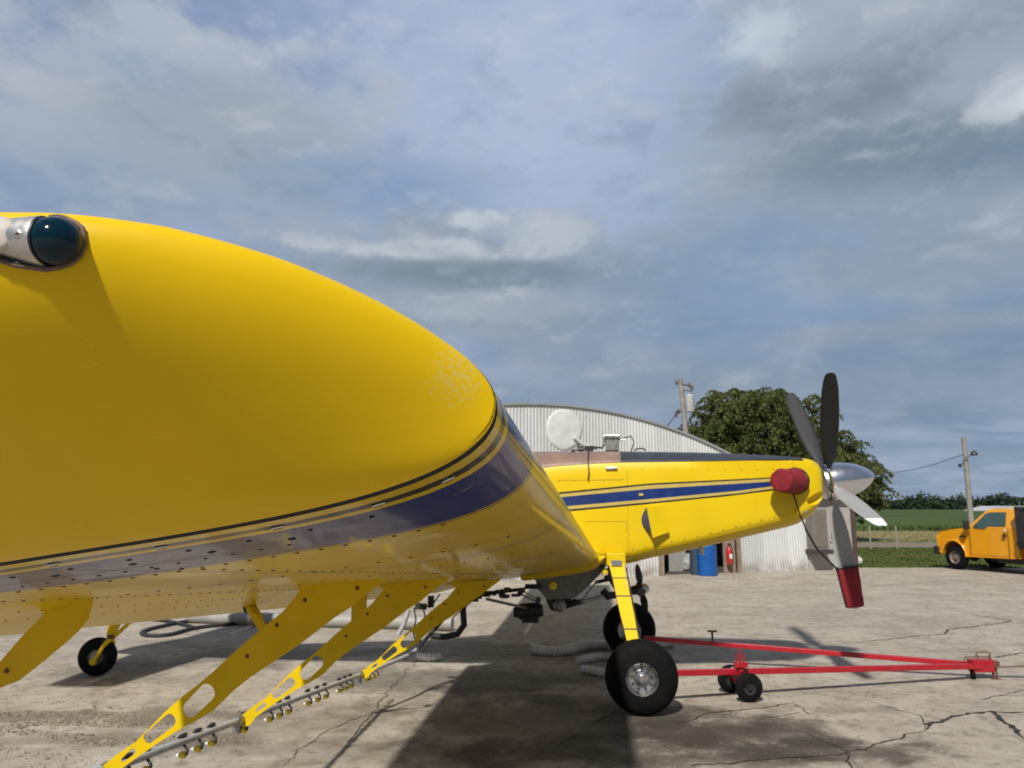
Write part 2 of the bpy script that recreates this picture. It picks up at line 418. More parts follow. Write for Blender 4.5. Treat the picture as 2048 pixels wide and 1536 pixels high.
# ------------------------------------------------------------------ tip cap
PROF = [(0, 0), (.07, .025), (.2, .10), (.4, .248), (.6, .402), (.78, .548), (.90, .668), (.97, .77), (1, .86), (.985, .935), (.91, .98), (.76, 1.0), (.5, 1.0), (.25, 1.0), (0, 1.0)]
def smoothprof(P_, n):
    out = []
    for i in range(len(P_)-1):
        p0 = P_[max(i-1, 0)]; p1 = P_[i]; p2 = P_[i+1]; p3 = P_[min(i+2, len(P_)-1)]
        for k in range(n):
            t = k/n
            out.append(tuple(.5*((2*p1[j]) + (-p0[j]+p2[j])*t + (2*p0[j]-5*p1[j]+4*p2[j]-p3[j])*t*t + (-p0[j]+3*p1[j]-3*p2[j]+p3[j])*t**3) for j in (0, 1)))
    out.append(P_[-1]); return out
SPROF = smoothprof(PROF, 4)
WMAX = .33
CAPUP = [(0, 0), (.05, -.004), (.12, .0), (.2, .005), (.3, .006), (.42, -.004), (.6, -.01)]
def capw(x):      # x metres aft of the leading edge
    t = min(x/.60, 1.); return WMAX*(1-(1-t)**2.0)
LAMP = L(112, 483, 8.835)
def cap_pt(xc, k, off=0.):
    ns, nz = SPROF[k]; zb = foil(xc, False)*CH; zt = foil(xc, True)*CH
    x = xc*CH; s = S_J + .015 + capw(x)*ns
    if xc > .85: s = S_J + .015 + capw(x)*ns*(1-(xc-.85)/.15*.7)
    n = zb + .0030 + (zt-zb-.006)*nz + ns*nz*interp(x, CAPUP)
    p = WQ(s, x, n)
    # moulded boss round the lamp
    d = (p - LAMP).length
    p.y -= .010*math.exp(-(d/.085)**2)
    return p
mb = MB(); NX = 110
xs = [(i/NX)**1.7 for i in range(NX+1)]
rings = [[cap_pt(x, k) for k in range(len(SPROF))] for x in xs]
mb.loft(rings, closed=False)
# inner return flange so that the cap has a thickness at its joint
mb.loft([[cap_pt(x, 0) for x in xs], [cap_pt(x, 0) + Vector((0, .004, .006)) for x in xs]], closed=False)
def cap_material():
    m = mat('tip_cap_gelcoat', (.72, .475, .001), .40, coat=.0, var=.03, vscale=3, rvar=.05, coat_r=.2, spec=.25, bump=.05, bscale=55, bdist=.003)
    P = NT(m.node_tree); b = P.n['Principled BSDF']; tco = P.new('ShaderNodeTexCoord').outputs['Object']
    c = b.inputs['Base Color'].links[0].from_socket
    def near(p, r):
        v = P.new('ShaderNodeVectorMath', operation='DISTANCE'); P.l.new(tco, v.inputs[0]); v.inputs[1].default_value = p
        return P.smooth(v.outputs['Value'], r, r*.15)
    spot = L(925, 750, 8.62); n = P.noise(tco, 190, 10, .75, .3)
    chip = P.smooth(P.add(n, P.mul(near(spot, .10), .24)), .72, .80)
    c = P.mix(P.mul(chip, .42), c, (.60, .54, .28))
    # hair scratches and specks
    mp = P.new('ShaderNodeMapping'); P.l.new(tco, mp.inputs[0]); mp.inputs['Scale'].default_value = (18, 60, 120); mp.inputs['Rotation'].default_value = (0, .15, 0)
    sc = P.smooth(P.noise(mp.outputs[0], 1.6, 6, .6), .62, .70)
    sc = P.mul(sc, P.smooth(P.noise(tco, 5, 4), .44, .62))
    c = P.mix(P.mul(sc, .22), c, (.95, .75, .15))
    sp = P.smooth(P.noise(tco, 260, 3, .5), .765, .80)
    c = P.mix(P.mul(sp, .6), c, (.10, .06, .01))
    P.put(b.inputs['Base Color'], c); return m
M['cap'] = cap_material()
cap = mb.build('wing_tip', M['cap'], wing_rt, smooth=60)
# joint: shadow gap and retaining bead, then screws
mb = MB()
def jring(off, s, n=50):
    xs_ = [1-(1-i/n)**1 for i in range(n+1)]; xs_ = [(i/n)**2*.98 for i in range(n+1)]
    return [WP(s, x, False, off) for x in xs_[::-1]] + [WP(s, x, True, off) for x in xs_[1:]]
mb.loft([jring(-.0075, S_J+.019), jring(-.0075, S_J+.004), jring(-.0002, S_J+.0012)], closed=False)
mb.build('joint_gap', M['black'], wing_rt, smooth=60, fixn=False)
for xc in (.047, .099, .174, .262, .345, .43, .52):
    p = WP(8.50, xc, False, .0008); q = WP(8.50, xc+.01, False, .0015); t = (q-p).normalized()
    rot = Matrix((t, Vector((0, 1, 0)), t.cross(Vector((0, 1, 0))))).transposed()
    m_ = MB(); m_.ball(p, .0085, (1.25, .75, .32), 14, 8, rot); m_.cur = 1; m_.box(p + rot @ Vector((0, 0, .0026)), (.012, .0016, .0012), rot); m_.box(p + rot @ Vector((0, 0, -.0026)), (.012, .0016, .0012), rot)
    m_.build('screw', [M['satin'], M['black']], wing_rt, smooth=50)
# ------------------------------------------------------------------ navigation light on the tip
def proj(l):      # aircraft point -> photo pixel
    p = PO + PF*l.x - PS*l.y; q = Vector((p.x, p.y, l.z - EYE)); zc = q.y*CP + q.z*SP
    return 1024 + F_PX*q.x/zc, 768 - F_PX*(-q.y*SP + q.z*CP)/zc
grid = []
for i in range(150):
    xc = .08 + .42*i/149; col_ = [cap_pt(xc, k) for k in range(12, 50)]
    for a, b in zip(col_, col_[1:]):
        for t in (0, .25, .5, .75): p = a.lerp(b, t); grid.append((p, *proj(p)))
EYE_L = Vector((-.49, -9.52, 2.1))
def on_cap(px, py):
    near_ = [g for g in grid if abs(g[1]-px) < 6 and abs(g[2]-py) < 6] or grid
    d0 = min((g[0]-EYE_L).length for g in near_)
    near_ = [g for g in near_ if (g[0]-EYE_L).length < d0 + .03] if near_ is not grid else grid
    return min(near_, key=lambda g: (g[1]-px)**2 + (g[2]-py)**2)[0].copy()
lens_m = mat('green_lens', (.0, .016, .030), .12, coat=.22, var=.05, rvar=.02, spec=.2)
V = (Vector((-.49, -9.52, 2.1)) - LAMP).normalized()
lamp = on_cap(111, 484) + Vector((.002, -.003, 0))
rl = 52/F_PX*(Vector((-.49, -9.52, 2.1)) - lamp).length*.865
mb = MB(); mb.ball(lamp, rl, (1.0, 1.0, .97), 44, 26); mb.build('navigation_light_lens', lens_m, wing_rt, smooth=80)
# aluminium teardrop housing behind the lens, open at the front
tail = L(-170, 476, -on_cap(60, 480).y + .0); axd = (tail - lamp); al = axd.length; axd.normalize()
mb = MB(); rings = []
for h, ry, rz in ((.0100, .93, .93), (.0100, .985, .985), (.0125, 1.02, 1.02), (.03, 1.0, .99), (.06, .93, .95), (.10, .82, .90), (.15, .70, .84), (.22, .5, .72), (.28, .3, .5)):
    c = lamp + axd*h + Vector((0, .12*h, 0)); rings.append([c + Vector((0, -math.cos(a)*rl*ry, math.sin(a)*rl*rz)) for a in [2*math.pi*k/36 for k in range(36)]])
mb.loft(rings, closed=True, caps=True); mb.build('light_housing', M['satin'], wing_rt, smooth=50)
c = lamp + axd*.0095; mb = MB()
mb.loft([[c + axd*h + Vector((0, -math.cos(a)*r_, math.sin(a)*r_)) for a in [2*math.pi*k/40 for k in range(40)]] for h, r_ in ((0, rl*.93), (-.0012, rl*.975), (.001, rl*.99), (.0015, rl*.95), (0, rl*.93))], closed=True)
mb.build('light_seam', M['black'], wing_rt, smooth=60)
def on_house(px, py, up=0.):      # point of the housing facing the camera
    best = None
    for t in range(60):
        h = .011 + .2*t/59
        for k in range(-30, 31):
            a = math.pi/2*k/30; j = next((j for j in range(1, 8) if (.0125, .03, .06, .10, .15, .22, .28)[j-1] >= h), 7)
            hs = (.0100, .0125, .03, .06, .10, .15, .22, .28); rys = (.985, 1.02, 1.0, .93, .82, .70, .5, .3); rzs = (.985, 1.02, .99, .95, .90, .84, .72, .5)
            j = max(q for q in range(7) if hs[q] <= h); f = (h-hs[j])/(hs[j+1]-hs[j]); ry = rys[j] + (rys[j+1]-rys[j])*f; rz = rzs[j] + (rzs[j+1]-rzs[j])*f
            p = lamp + axd*h + Vector((0, .12*h, 0)) + Vector((0, -math.cos(a)*rl*ry, math.sin(a)*rl*rz)); q = proj(p); d = (q[0]-px)**2 + (q[1]-py)**2
            if best is None or d < best[0]: best = (d, p, Vector((.15, -math.cos(a), math.sin(a))).normalized())
    return best[1], best[2]
scr, sn = on_house(35, 468)
rot = sn.to_track_quat('Z', 'X').to_matrix()
mb = MB(); mb.ball(scr, .0046, (1, 1, .35), 18, 10, rot); mb.cur = 1
for a in (R(20), R(110)): mb.box(scr + sn*.0014, (.0052, .0010, .0008), rot @ Matrix.Rotation(a, 3, 'Z'))
mb.build('screw', [M['satin'], M['black']], wing_rt, smooth=50)
st_, sn = on_house(-8, 467); st_ -= sn*.012
mb = MB(); mb.lathe([(-.02, .0185), (.010, .0185), (.013, .0180), (.0145, .0165), (.016, .0140), (.0165, .0)], st_, (.25, -1, .05), 36)
mb.build('strobe_cap', mat('strobe_cap_white', (.50, .46, .42), .55, var=.12, vscale=50, bump=.2, bscale=90, bdist=.0006), wing_rt, smooth=40)
# dark rim and brown sealant where lamp and housing sit in the tip
GP = [(96, 432), (112, 431), (128, 435), (146, 443), (160, 456), (169, 472), (171, 489), (166, 505), (154, 519), (138, 529), (115, 535.5), (90, 537), (60, 535), (30, 530), (0, 523), (-40, 512)]
gpts = [on_cap(x, y) + V*.004 for x, y in GP]
mb = MB(); mb.tube([p + Vector((0, .0006, 0)) for p in gpts], .0026, 8); mb.build('light_gasket', M['seal'], wing_rt, smooth=60)
gp2 = [on_cap(112 + (x-112)*.945, 484 + (y-484)*.945) if x > 90 else on_cap(x, y-4) for x, y in GP]
mb = MB(); mb.tube([p + V*.003 for p in gp2], .0026, 8); mb.build('light_recess', M['black'], wing_rt, smooth=60)
# ------------------------------------------------------------------ fuselage
def hw(x):   # half width along the fuselage
    return interp(x, [(-7.6, .05), (-6.9, .12), (-5, .27), (-3, .44), (-1.6, .53), (0, .54), (1.0, .52), (1.8, .47), (2.1, .425), (2.2, .39), (2.26, .33), (2.36, .28)])
def lx(px, py, s): p = L(px, py, s); return (p.x, p.z)
SH = [lx(x, y, .53) for x, y in ((1060, 939), (1120, 932), (1180, 928), (1240, 925.5), (1300, 924.5), (1400, 923), (1500, 921), (1560, 920), (1600, 919.5), (1630, 922), (1648, 940))]
TP = [lx(x, y, .25) for x, y in ((1060, 902), (1120, 902), (1240, 902), (1400, 904), (1500, 908), (1560, 911), (1600, 914), (1630, 917), (1648, 930))]
CN = [lx(x, y, .53) for x, y in ((1200, 1107), (1260, 1104), (1300, 1095), (1400, 1075), (1500, 1050), (1560, 1035), (1600, 1024), (1630, 1008), (1648, 985))]
BT = [lx(x, y, .32) for x, y in ((1200, 1136), (1260, 1130), (1300, 1119), (1400, 1099), (1500, 1075), (1560, 1062), (1600, 1051), (1630, 1034), (1648, 1006))]
SH = [(-7.6, 1.15), (-6.9, 1.27), (-5, 1.72), (-3, 2.17), (-1.6, 2.44)] + [p for p in SH if p[0] > -1.4]
TP = [(-7.6, 1.2), (-6.9, 1.34), (-5, 1.83), (-3, 2.30), (-1.6, 2.60)] + [p for p in TP if p[0] > -1.4]
CN = [(-7.6, .95), (-6.9, .93), (-5, 1.02), (-3, 1.25), (-1.0, 1.45)] + CN
BT = [(-7.6, .92), (-6.9, .82), (-5, .84), (-3, 1.04), (-1.0, 1.28)] + BT
def fring(x, x_shear=0.):
    W_ = hw(x); zs, zt, zc, zb = interp(x, SH), interp(x, TP), interp(x, CN), interp(x, BT)
    half = []
    zt = max(zt, zs+.01)
    for f, g in ((0, 1.), (.25, .97), (.5, .87), (.7, .69), (.86, .42), (.96, .17)): half.append((W_*f, zs + (zt-zs)*g))
    n = 9
    for i in range(n): t = i/(n-1); half.append((W_*(1. + .02*math.sin(math.pi*t)), zs + (zc-zs)*t))
    for i in range(1, 8): a = math.pi/2*i/7; half.append((W_*math.cos(a)**.8 if i < 7 else 0, zc + (zb-zc)*math.sin(a)**1.1))
    return [Vector((x, -w_, z)) for w_, z in half] + [Vector((x, w_, z)) for w_, z in half[1:-1][::-1]]
xsf = [-7.6, -7.2, -6.5, -5.5, -4.5, -3.5, -2.5, -1.8, -1.2, -.9, -.6, -.3, 0, .2, .4, .6, .9, 1.2, 1.4]
NOSE0 = L(1592, 1000, .5).x
mb = MB(); mb.loft([fring(x) for x in xsf + [NOSE0]], closed=True, caps=True)
# panel seams and fastener rows
def side_seam(m_, pts, wd=.006, off=.0015):
    q = [L(x, y, .54) for x, y in pts]
    q = [Vector((p.x, -(hw(p.x)*1.02 + off), p.z)) for p in q]
    for a, b in zip(q, q[1:]):
        d = (b-a).normalized(); n = Vector((0, -1, 0)); t = d.cross(n)*wd/2
        m_.add([a-t, b-t, b+t, a+t], [(0, 1, 2, 3)])
mb.cur = 1
for pl in ([(1115, 960), (1180, 960), (1248, 959)], [(1254, 940), (1256, 1040), (1257, 1100)], [(1170, 1043), (1252, 1043)], [(1252, 1044), (1253, 1066)]): side_seam(mb, pl, .004)
chine = [(1200, 1107), (1260, 1103), (1300, 1094), (1400, 1074), (1500, 1049), (1560, 1034)]
side_seam(mb, chine, .004, .003)
for i in range(14):
    x = 1265 + 26*i; p = L(x, interp(x, chine) - 3, .54); mb.ball((p.x, -(hw(p.x)*1.02+.001), p.z), .008, (1, .3, 1), 6, 4)
for i in range(11):
    p = L(1285 + 33*i, 938, .54); mb.ball((p.x, -(hw(p.x)*1.01+.001), p.z), .007, (1, .3, 1), 6, 4)
for i in range(5):
    p = L(1118 + 30*i, 962, .54); mb.ball((p.x, -(hw(p.x)*1.01+.001), p.z), .007, (1, .3, 1), 6, 4)
fus = mb.build('fuselage', [M['yellow'], mat('seam_line', (.30, .20, .01), .6)], plane, smooth=40, fixn=False)  # darker yellow for the seam lines and fasteners
# engine cowling
mb = MB(); mb.loft([fring(x) for x in (NOSE0+.001, NOSE0+.004, NOSE0+.012, 1.97, 2.0, 2.04, 2.08, 2.12, 2.16, 2.20, 2.235, 2.26)], closed=True, caps=True)
cowl = mb.build('cowling', M['yellow'], plane, smooth=45)
sub = cowl.modifiers.new('sub', 'SUBSURF'); sub.levels = sub.render_levels = 2
def carve(o, cut):      # scoops the shape `cut` out of o and throws the cutter away
    md = o.modifiers.new('cut', 'BOOLEAN'); md.object = cut; md.operation = 'DIFFERENCE'; md.solver = 'EXACT'
    bpy.context.view_layer.update()
    me = bpy.data.meshes.new_from_object(o.evaluated_get(bpy.context.evaluated_depsgraph_get()))
    o.modifiers.clear(); o.data = me; me.polygons.foreach_set('use_smooth', [True]*len(me.polygons)); me.set_sharp_from_angle(angle=R(50))
    bpy.data.objects.remove(cut)
for sg in (1, -1):
    c = L(1640, 996, .395); mb = MB(); mb.ball((0, 0, 0), 1, (.20, .085, .068), 40, 24, Matrix.Rotation(R(-14), 3, 'Y'))
    cut = mb.build('cutter', M['yellow'], plane, smooth=60); cut.location = (c.x, c.y*sg, c.z); carve(cowl, cut)
mb = MB(); p = L(1612, 1024, .46); mb.lathe([(0, 0), (0, .014), (.03, .014), (.03, .02), (.045, .018), (.05, 0)], p + Vector((0, .03, 0)), (0, -1, 0), 14)
mb.build('drain_fitting', M['steel'], cowl, smooth=40)
# decks on top of the fuselage
def deck(name, m_, x0, x1, drop0, drop1, n=14):
    b_ = MB(); rg = []
    for i in range(n+1):
        x = x0 + (x1-x0)*i/n; W_ = hw(x); zs, zt = interp(x, SH), interp(x, TP); zt = max(zt, zs+.01)
        row = []
        for f, g in ((-1.0, 0), (-.985, .10), (-.96, .20), (-.86, .44), (-.7, .70), (-.5, .88), (-.25, .975), (0, 1.005), (.25, .975), (.5, .88), (.7, .70), (.86, .44), (.96, .20), (.985, .1), (1.0, 0)):
            row.append(Vector((x, W_*f*1.012, zs + (zt-zs)*g + .006)))
        rg.append(row + [Vector((x, W_*.8, zs-.01)), Vector((x, -W_*.8, zs-.01))])
    b_.loft(rg, closed=True, caps=True); return b_.build(name, m_, plane, smooth=40)
xb = L(1241, 915, .5).x
deck('hopper_deck', M['brown'], -1.25, xb-.003, 0, 0); deck('antiglare_panel', M['blackp'], xb, 2.02, 0, 0)
# paint stripes along the side
ST = {'k0': [(1110, 985.5), (1134, 983), (1297, 967), (1478, 958), (1550, 954)], 'k1': [(1110, 989.5), (1134, 987), (1297, 970.5), (1478, 961), (1550, 956.5)],
      'b0': [(1110, 996), (1134, 993), (1297, 978), (1478, 967), (1550, 962.5)], 'b1': [(1110, 1015.5), (1134, 1012.5), (1297, 998.5), (1478, 981.5), (1550, 972)],
      'k2': [(1110, 1022), (1134, 1019), (1297, 1004.5), (1478, 986.5), (1550, 977)], 'k3': [(1110, 1026), (1134, 1023), (1297, 1008), (1478, 989.5), (1550, 980)]}
def stripe(name, m_, a, b, off):
    b_ = MB(); rg = []
    for i in range(33):
        x = 1090 + (1562-1090)*i/32; row = []
        for k in range(4):
            y = interp(x, ST[a])*(1-k/3) + interp(x, ST[b])*k/3; y += (1110-x)*.045 if x < 1110 else 0
            p = L(x, y, .54); row.append(Vector((p.x, -(hw(p.x)*1.0205 + off), p.z)))
        rg.append(row)
    b_.loft(rg, closed=False); b_.build(name, m_, fus, smooth=40)
stripe('paint_stripe', M['black'], 'k0', 'k1', .002); stripe('paint_stripe', M['gold'], 'k1', 'b0', .002)
stripe('paint_stripe', M['blue'], 'b0', 'b1', .002); stripe('paint_stripe', M['gold'], 'b1', 'k2', .002); stripe('paint_stripe', M['black'], 'k2', 'k3', .002)
# hopper lid neck, handle, antennas, cable
c = L(1224, 886, 0); mb = MB(); mb.box(c + Vector((0, 0, -.03)), (.17, .30, .16)); mb.build('hopper_neck', M['steel'], plane, bevel=.012)
mb = MB(); mb.box(c + Vector((0, 0, .07)), (.20, .34, .045)); mb.box(c + Vector((-.10, -.02, .045)), (.03, .2, .08)); mb.box(c+Vector((.13, -.1, .03)), (.10, .02, .02)); mb.build('hopper_lid', M['alu'], plane, bevel=.012)
mb = MB()
pts = [L(1262, 872, .1), L(1268, 885, .12), L(1262, 903, .15)]; mb.tube([c + Vector((.1, -.05, .04))] + pts, .008, 8); mb.build('latch_rod', M['darksteel'], plane, smooth=50); mb = MB()
mb.tube([L(1180, 893, .1), L(1205, 896, .1), c + Vector((-.1, -.05, -.02))], .012, 8)
mb.build('latch_rod', M['darksteel'], plane, smooth=50)
mb = MB(); mb.lathe([(0, 0), (0, .05), (.02, .05), (.03, .03), (.09, .03), (.10, 0)], L(1162, 894, 0) + Vector((-.04, 0, -.04)), (1, 0, .25), 14)
mb.box(L(1178, 897, .1), (.10, .06, .06)); mb.tube([L(1145, 900, .1), L(1195, 897, .1)], .012, 8); mb.box(L(1146, 904, .25), (.05, .03, .05))
mb.build('gate_linkage', M['darksteel'], plane, smooth=40)
mb = MB(); cb = [(1176, 896, .3), (1177, 908, .45), (1176, 925, .56), (1178, 945, .57), (1176, 960, .57)]; mb.tube([L(*q) for q in cb], .007, 8); mb.build('cable', M['hose'], plane, smooth=50)
mb = MB(); mb.box(L(1223, 937, .555), (.14, .02, .035)); mb.build('step_light', M['alu'], plane, bevel=.008)
mb = MB(); mb.box(L(1282, 989, .56), (.05, .008, .03)); mb.build('placard', M['gold'], plane)
mb = MB(); mb.tube([L(1268, 901, .1), L(1276, 897, .1), L(1286, 897, .1), L(1292, 901, .1)], .009, 8); mb.build('handle', M['darksteel'], plane, smooth=50)
# side scoop: box with an opening facing aft
mb = MB(); a0 = L(1292, 1014, .56); a1 = L(1304, 1075, .56); b0 = L(1330, 1009, .56); b1 = L(1338, 1064, .56)
T = Vector((0, -.11, 0)); In = Vector((0, .06, 0))
a0o, a1o, b0o, b1o = a0+T, a1+T, b0+T*.35, b1+T*.35
mb.add([a0o, a1o, b1o, b0o, a0+In, a1+In, b1+In, b0+In], [(0, 1, 2, 3), (0, 3, 7, 4), (1, 5, 6, 2), (3, 2, 6, 7)])
scoop = mb.build('side_scoop', M['yellow'], plane)
so = scoop.modifiers.new('thick', 'SOLIDIFY'); so.thickness = .006
mb = MB()   # dark blue duct mouth bulging aft
rg = []
for t in (0, .35, .7, 1):
    q = Vector((-.07*math.sin(math.pi/2*t), 0, 0)); f = 1-.0*t; top = a0 + (a1-a0)*.02; bot = a0 + (a1-a0)*.98
    rg.append([top.lerp(bot, k/14) + Vector((-.085*math.sin(math.pi*k/14)*(1-t), -.107*t, 0)) for k in range(15)])
mb.loft(rg, closed=False); mb.build('scoop_mouth', mat('duct_blue_grey', (.05, .06, .13), .5), scoop, smooth=60)
# cockpit (hidden behind the wing tip from the photo's place)
def canopy():
    b_ = MB(); rg = []
    for x, h, w_ in ((-1.35, .02, .42), (-1.55, .30, .40), (-1.9, .62, .36), (-2.4, .66, .36), (-2.9, .55, .33), (-3.5, .02, .28)):
        zb_ = interp(x, SH); rg.append([Vector((x, -w_*math.cos(a)*(1 if h < .1 else 1.), zb_ + (h+.12)*math.sin(a)**.7)) for a in [math.pi*k/12 for k in range(13)]])
    b_.loft(rg, closed=False); g = b_.build('canopy', mat('canopy_glass', (.02, .025, .03), .06, coat=1, var=.05), plane, smooth=50)
    for i in (2, 3):
        f = MB(); f.tube([p + Vector((0, 0, .01)) for p in rg[i]], .02, 8); f.build('canopy_frame', M['yellow'], g, smooth=50)
canopy()
def flatwing(name, pts, th, axis, par=plane, m_='yellow'):
    b_ = MB(); b_.plate(pts, Vector(axis)*th); return b_.build(name, M[m_], par, bevel=.02)
fin = flatwing('fin', [(-5.9, 0, 1.62), (-6.7, 0, 2.55), (-7.05, 0, 2.62), (-7.2, 0, 1.3)], .09, (0, 1, 0))
flatwing('rudder', [(-7.07, 0, 2.62), (-7.35, 0, 2.6), (-7.62, 0, 1.4), (-7.6, 0, .95), (-7.22, 0, 1.3)], .07, (0, 1, 0), m_='blue')
for sg in (-1, 1):
    tp = flatwing('tailplane', [(-6.1, sg*.14, 1.50), (-6.35, sg*2.4, 1.46), (-6.75, sg*2.4, 1.39), (-6.75, sg*.14, 1.39)], .07, (0, 0, 1))
    flatwing('elevator', [(-6.77, sg*.16, 1.386), (-6.77, sg*2.4, 1.386), (-7.15, sg*2.3, 1.32), (-7.3, sg*.3, 1.29)], .05, (0, 0, 1), tp)
# wing root fillet
mb = MB(); rg = []
for i in range(12):
    t = i/11; xc = -.03 + .5*t; x = max(xc, 0)
    base_ = WP(.62, x, False) ; o = Vector((.07*(1-t), 0, 0))
    up_ = WP(.62, x, True)
    rg.append([up_ + o + Vector((0, .12, .03)), up_ + o*1.2 + Vector((0, -.04, .0)), up_.lerp(base_, .5) + o*1.6 + Vector((0, .02, 0)), base_ + o*1.1 + Vector((0, -.03, 0)), base_ + o + Vector((0, .12, -.06))])
mb.loft(rg, closed=False); fl_ = mb.build('root_fillet', M['yellow'], fus, smooth=70)
sb = fl_.modifiers.new('sub', 'SUBSURF'); sb.levels = sb.render_levels = 2
# ------------------------------------------------------------------ propeller
PA = Vector((math.cos(R(8.3)), 0, math.sin(R(8.3)))); HUB = L(1672, 962, 0)
PU = Vector((-PA.z, 0, PA.x)); PSD = Vector((0, -1, 0))
prop = empty('propeller'); prop.parent = plane
mb = MB(); sp0 = HUB - PA*.12
mb.lathe([(0, 0), (0, .205), (.02, .222), (.10, .225), (.2, .218), (.3, .198), (.40, .162), (.48, .118), (.54, .068), (.57, .03), (.58, 0)], sp0, PA, 48)
mb.build('spinner', M['spin'], prop, smooth=35)
mb = MB(); mb.lathe([(0, 0), (0, .20), (.035, .205), (.035, 0)], sp0 - PA*.045, PA, 40); mb.build('spinner_backplate', M['alu'], prop, smooth=35)
RB = 1.52
def blade(ang, tipc=None, covered=False):
    rd = PU*math.cos(ang) + PSD*math.sin(ang)      # radial; ang from up towards starboard
    tg = PU*-math.sin(ang) + PSD*math.cos(ang)
    b_ = MB(); rg = []
    for r_, ch, tw in ((.14, .055, 0), (.24, .06, 2), (.30, .12, 2), (.42, .17, 3), (.6, .205, 4), (.85, .215, 6), (1.1, .205, 8), (1.30, .185, 10), (1.42, .15, 11), (1.48, .125, 11), (1.508, .095, 11), (RB, .05, 11)):
        tw = R(tw - 2); ca = PA*math.cos(tw) + tg*math.sin(tw); cn = rd.cross(ca)
        th = interp(r_, [(.14, .055), (.24, .055), (.3, .04), (.6, .028), (1.46, .008)])
        ring = []
        for k in range(16):
            a = 2*math.pi*k/16; e = (math.cos(a), math.sin(a)); ring.append(HUB + rd*r_ + ca*(e[0]*ch/2) + cn*(e[1]*th/2 + .0))
        rg.append(ring)
    b_.loft(rg, closed=True, caps=True)
    k0 = 0
    for fi, f in enumerate(b_.f):
        if len(f) == 4:
            k = fi % 16; row = fi//16
            b_.mi[fi] = (0 if k >= 8 else 1)
            if tipc and row >= 7 and k < 8: b_.mi[fi] = 2
    o = b_.build('propeller_blade', [M['bladeblack'], M['bladegrey'], M['white']], prop, smooth=40)
    cf = MB(); cf.lathe([(0, .075), (.03, .078), (.04, .06)], HUB + rd*.17, rd, 20); cf.build('blade_cuff', M['darksteel'], prop, smooth=40)
    return o
B0 = 37
HUB0 = HUB; HUB = HUB - PA*.085
for k in range(5): blade(R(B0 + 72*k - 144), tipc=True)
# ------------------------------------------------------------------ undercarriage
def wheel(c, r, wd, ax, par, rim_r, name='wheel', rimmat='alu', seg=56):
    wh = empty(name); wh.parent = par; c = Vector(c); ax = Vector(ax).normalized()
    b_ = MB(); P_ = []
    for k in range(17):
        a = math.pi*k/16; P_.append((-math.cos(a)*wd/2, rim_r + (r-rim_r)*math.sin(a)**.62))
    P_ += [(wd*.38, rim_r*.97), (-wd*.38, rim_r*.97)]
    b_.lathe(P_, c, ax, seg, close=True)
    b_.build('tyre', M['rubber'], wh, smooth=50)
    b_ = MB(); b_.lathe([(-wd*.42, 0), (-wd*.42, rim_r*.9), (-wd*.45, rim_r*1.0), (-wd*.38, rim_r*.98), (wd*.38, rim_r*.98), (wd*.45, rim_r*1.03), (wd*.46, rim_r*.97), (wd*.40, rim_r*.90), (wd*.27, rim_r*.80), (wd*.24, rim_r*.5), (wd*.34, rim_r*.42), (wd*.36, rim_r*.25), (wd*.45, rim_r*.22), (wd*.46, 0)], c, ax, 40)
    b_.build('rim', M[rimmat], wh, smooth=35)
    up = Vector((0, 0, 1)); sd = ax.cross(up).normalized()
    if rim_r > .1:
        for k in range(9):
            b_ = MB(); a = 2*math.pi*k/9; b_.lathe([(0, .013), (.02, .012), (.022, 0)], c + ax*wd*.25 + (up*math.cos(a) + sd*math.sin(a))*rim_r*.62, ax, 8); b_.build('wheel_bolt', M['darksteel'], wh, smooth=40)
    return wh
wc = L(1283, 1357, 1.49)
MW = []
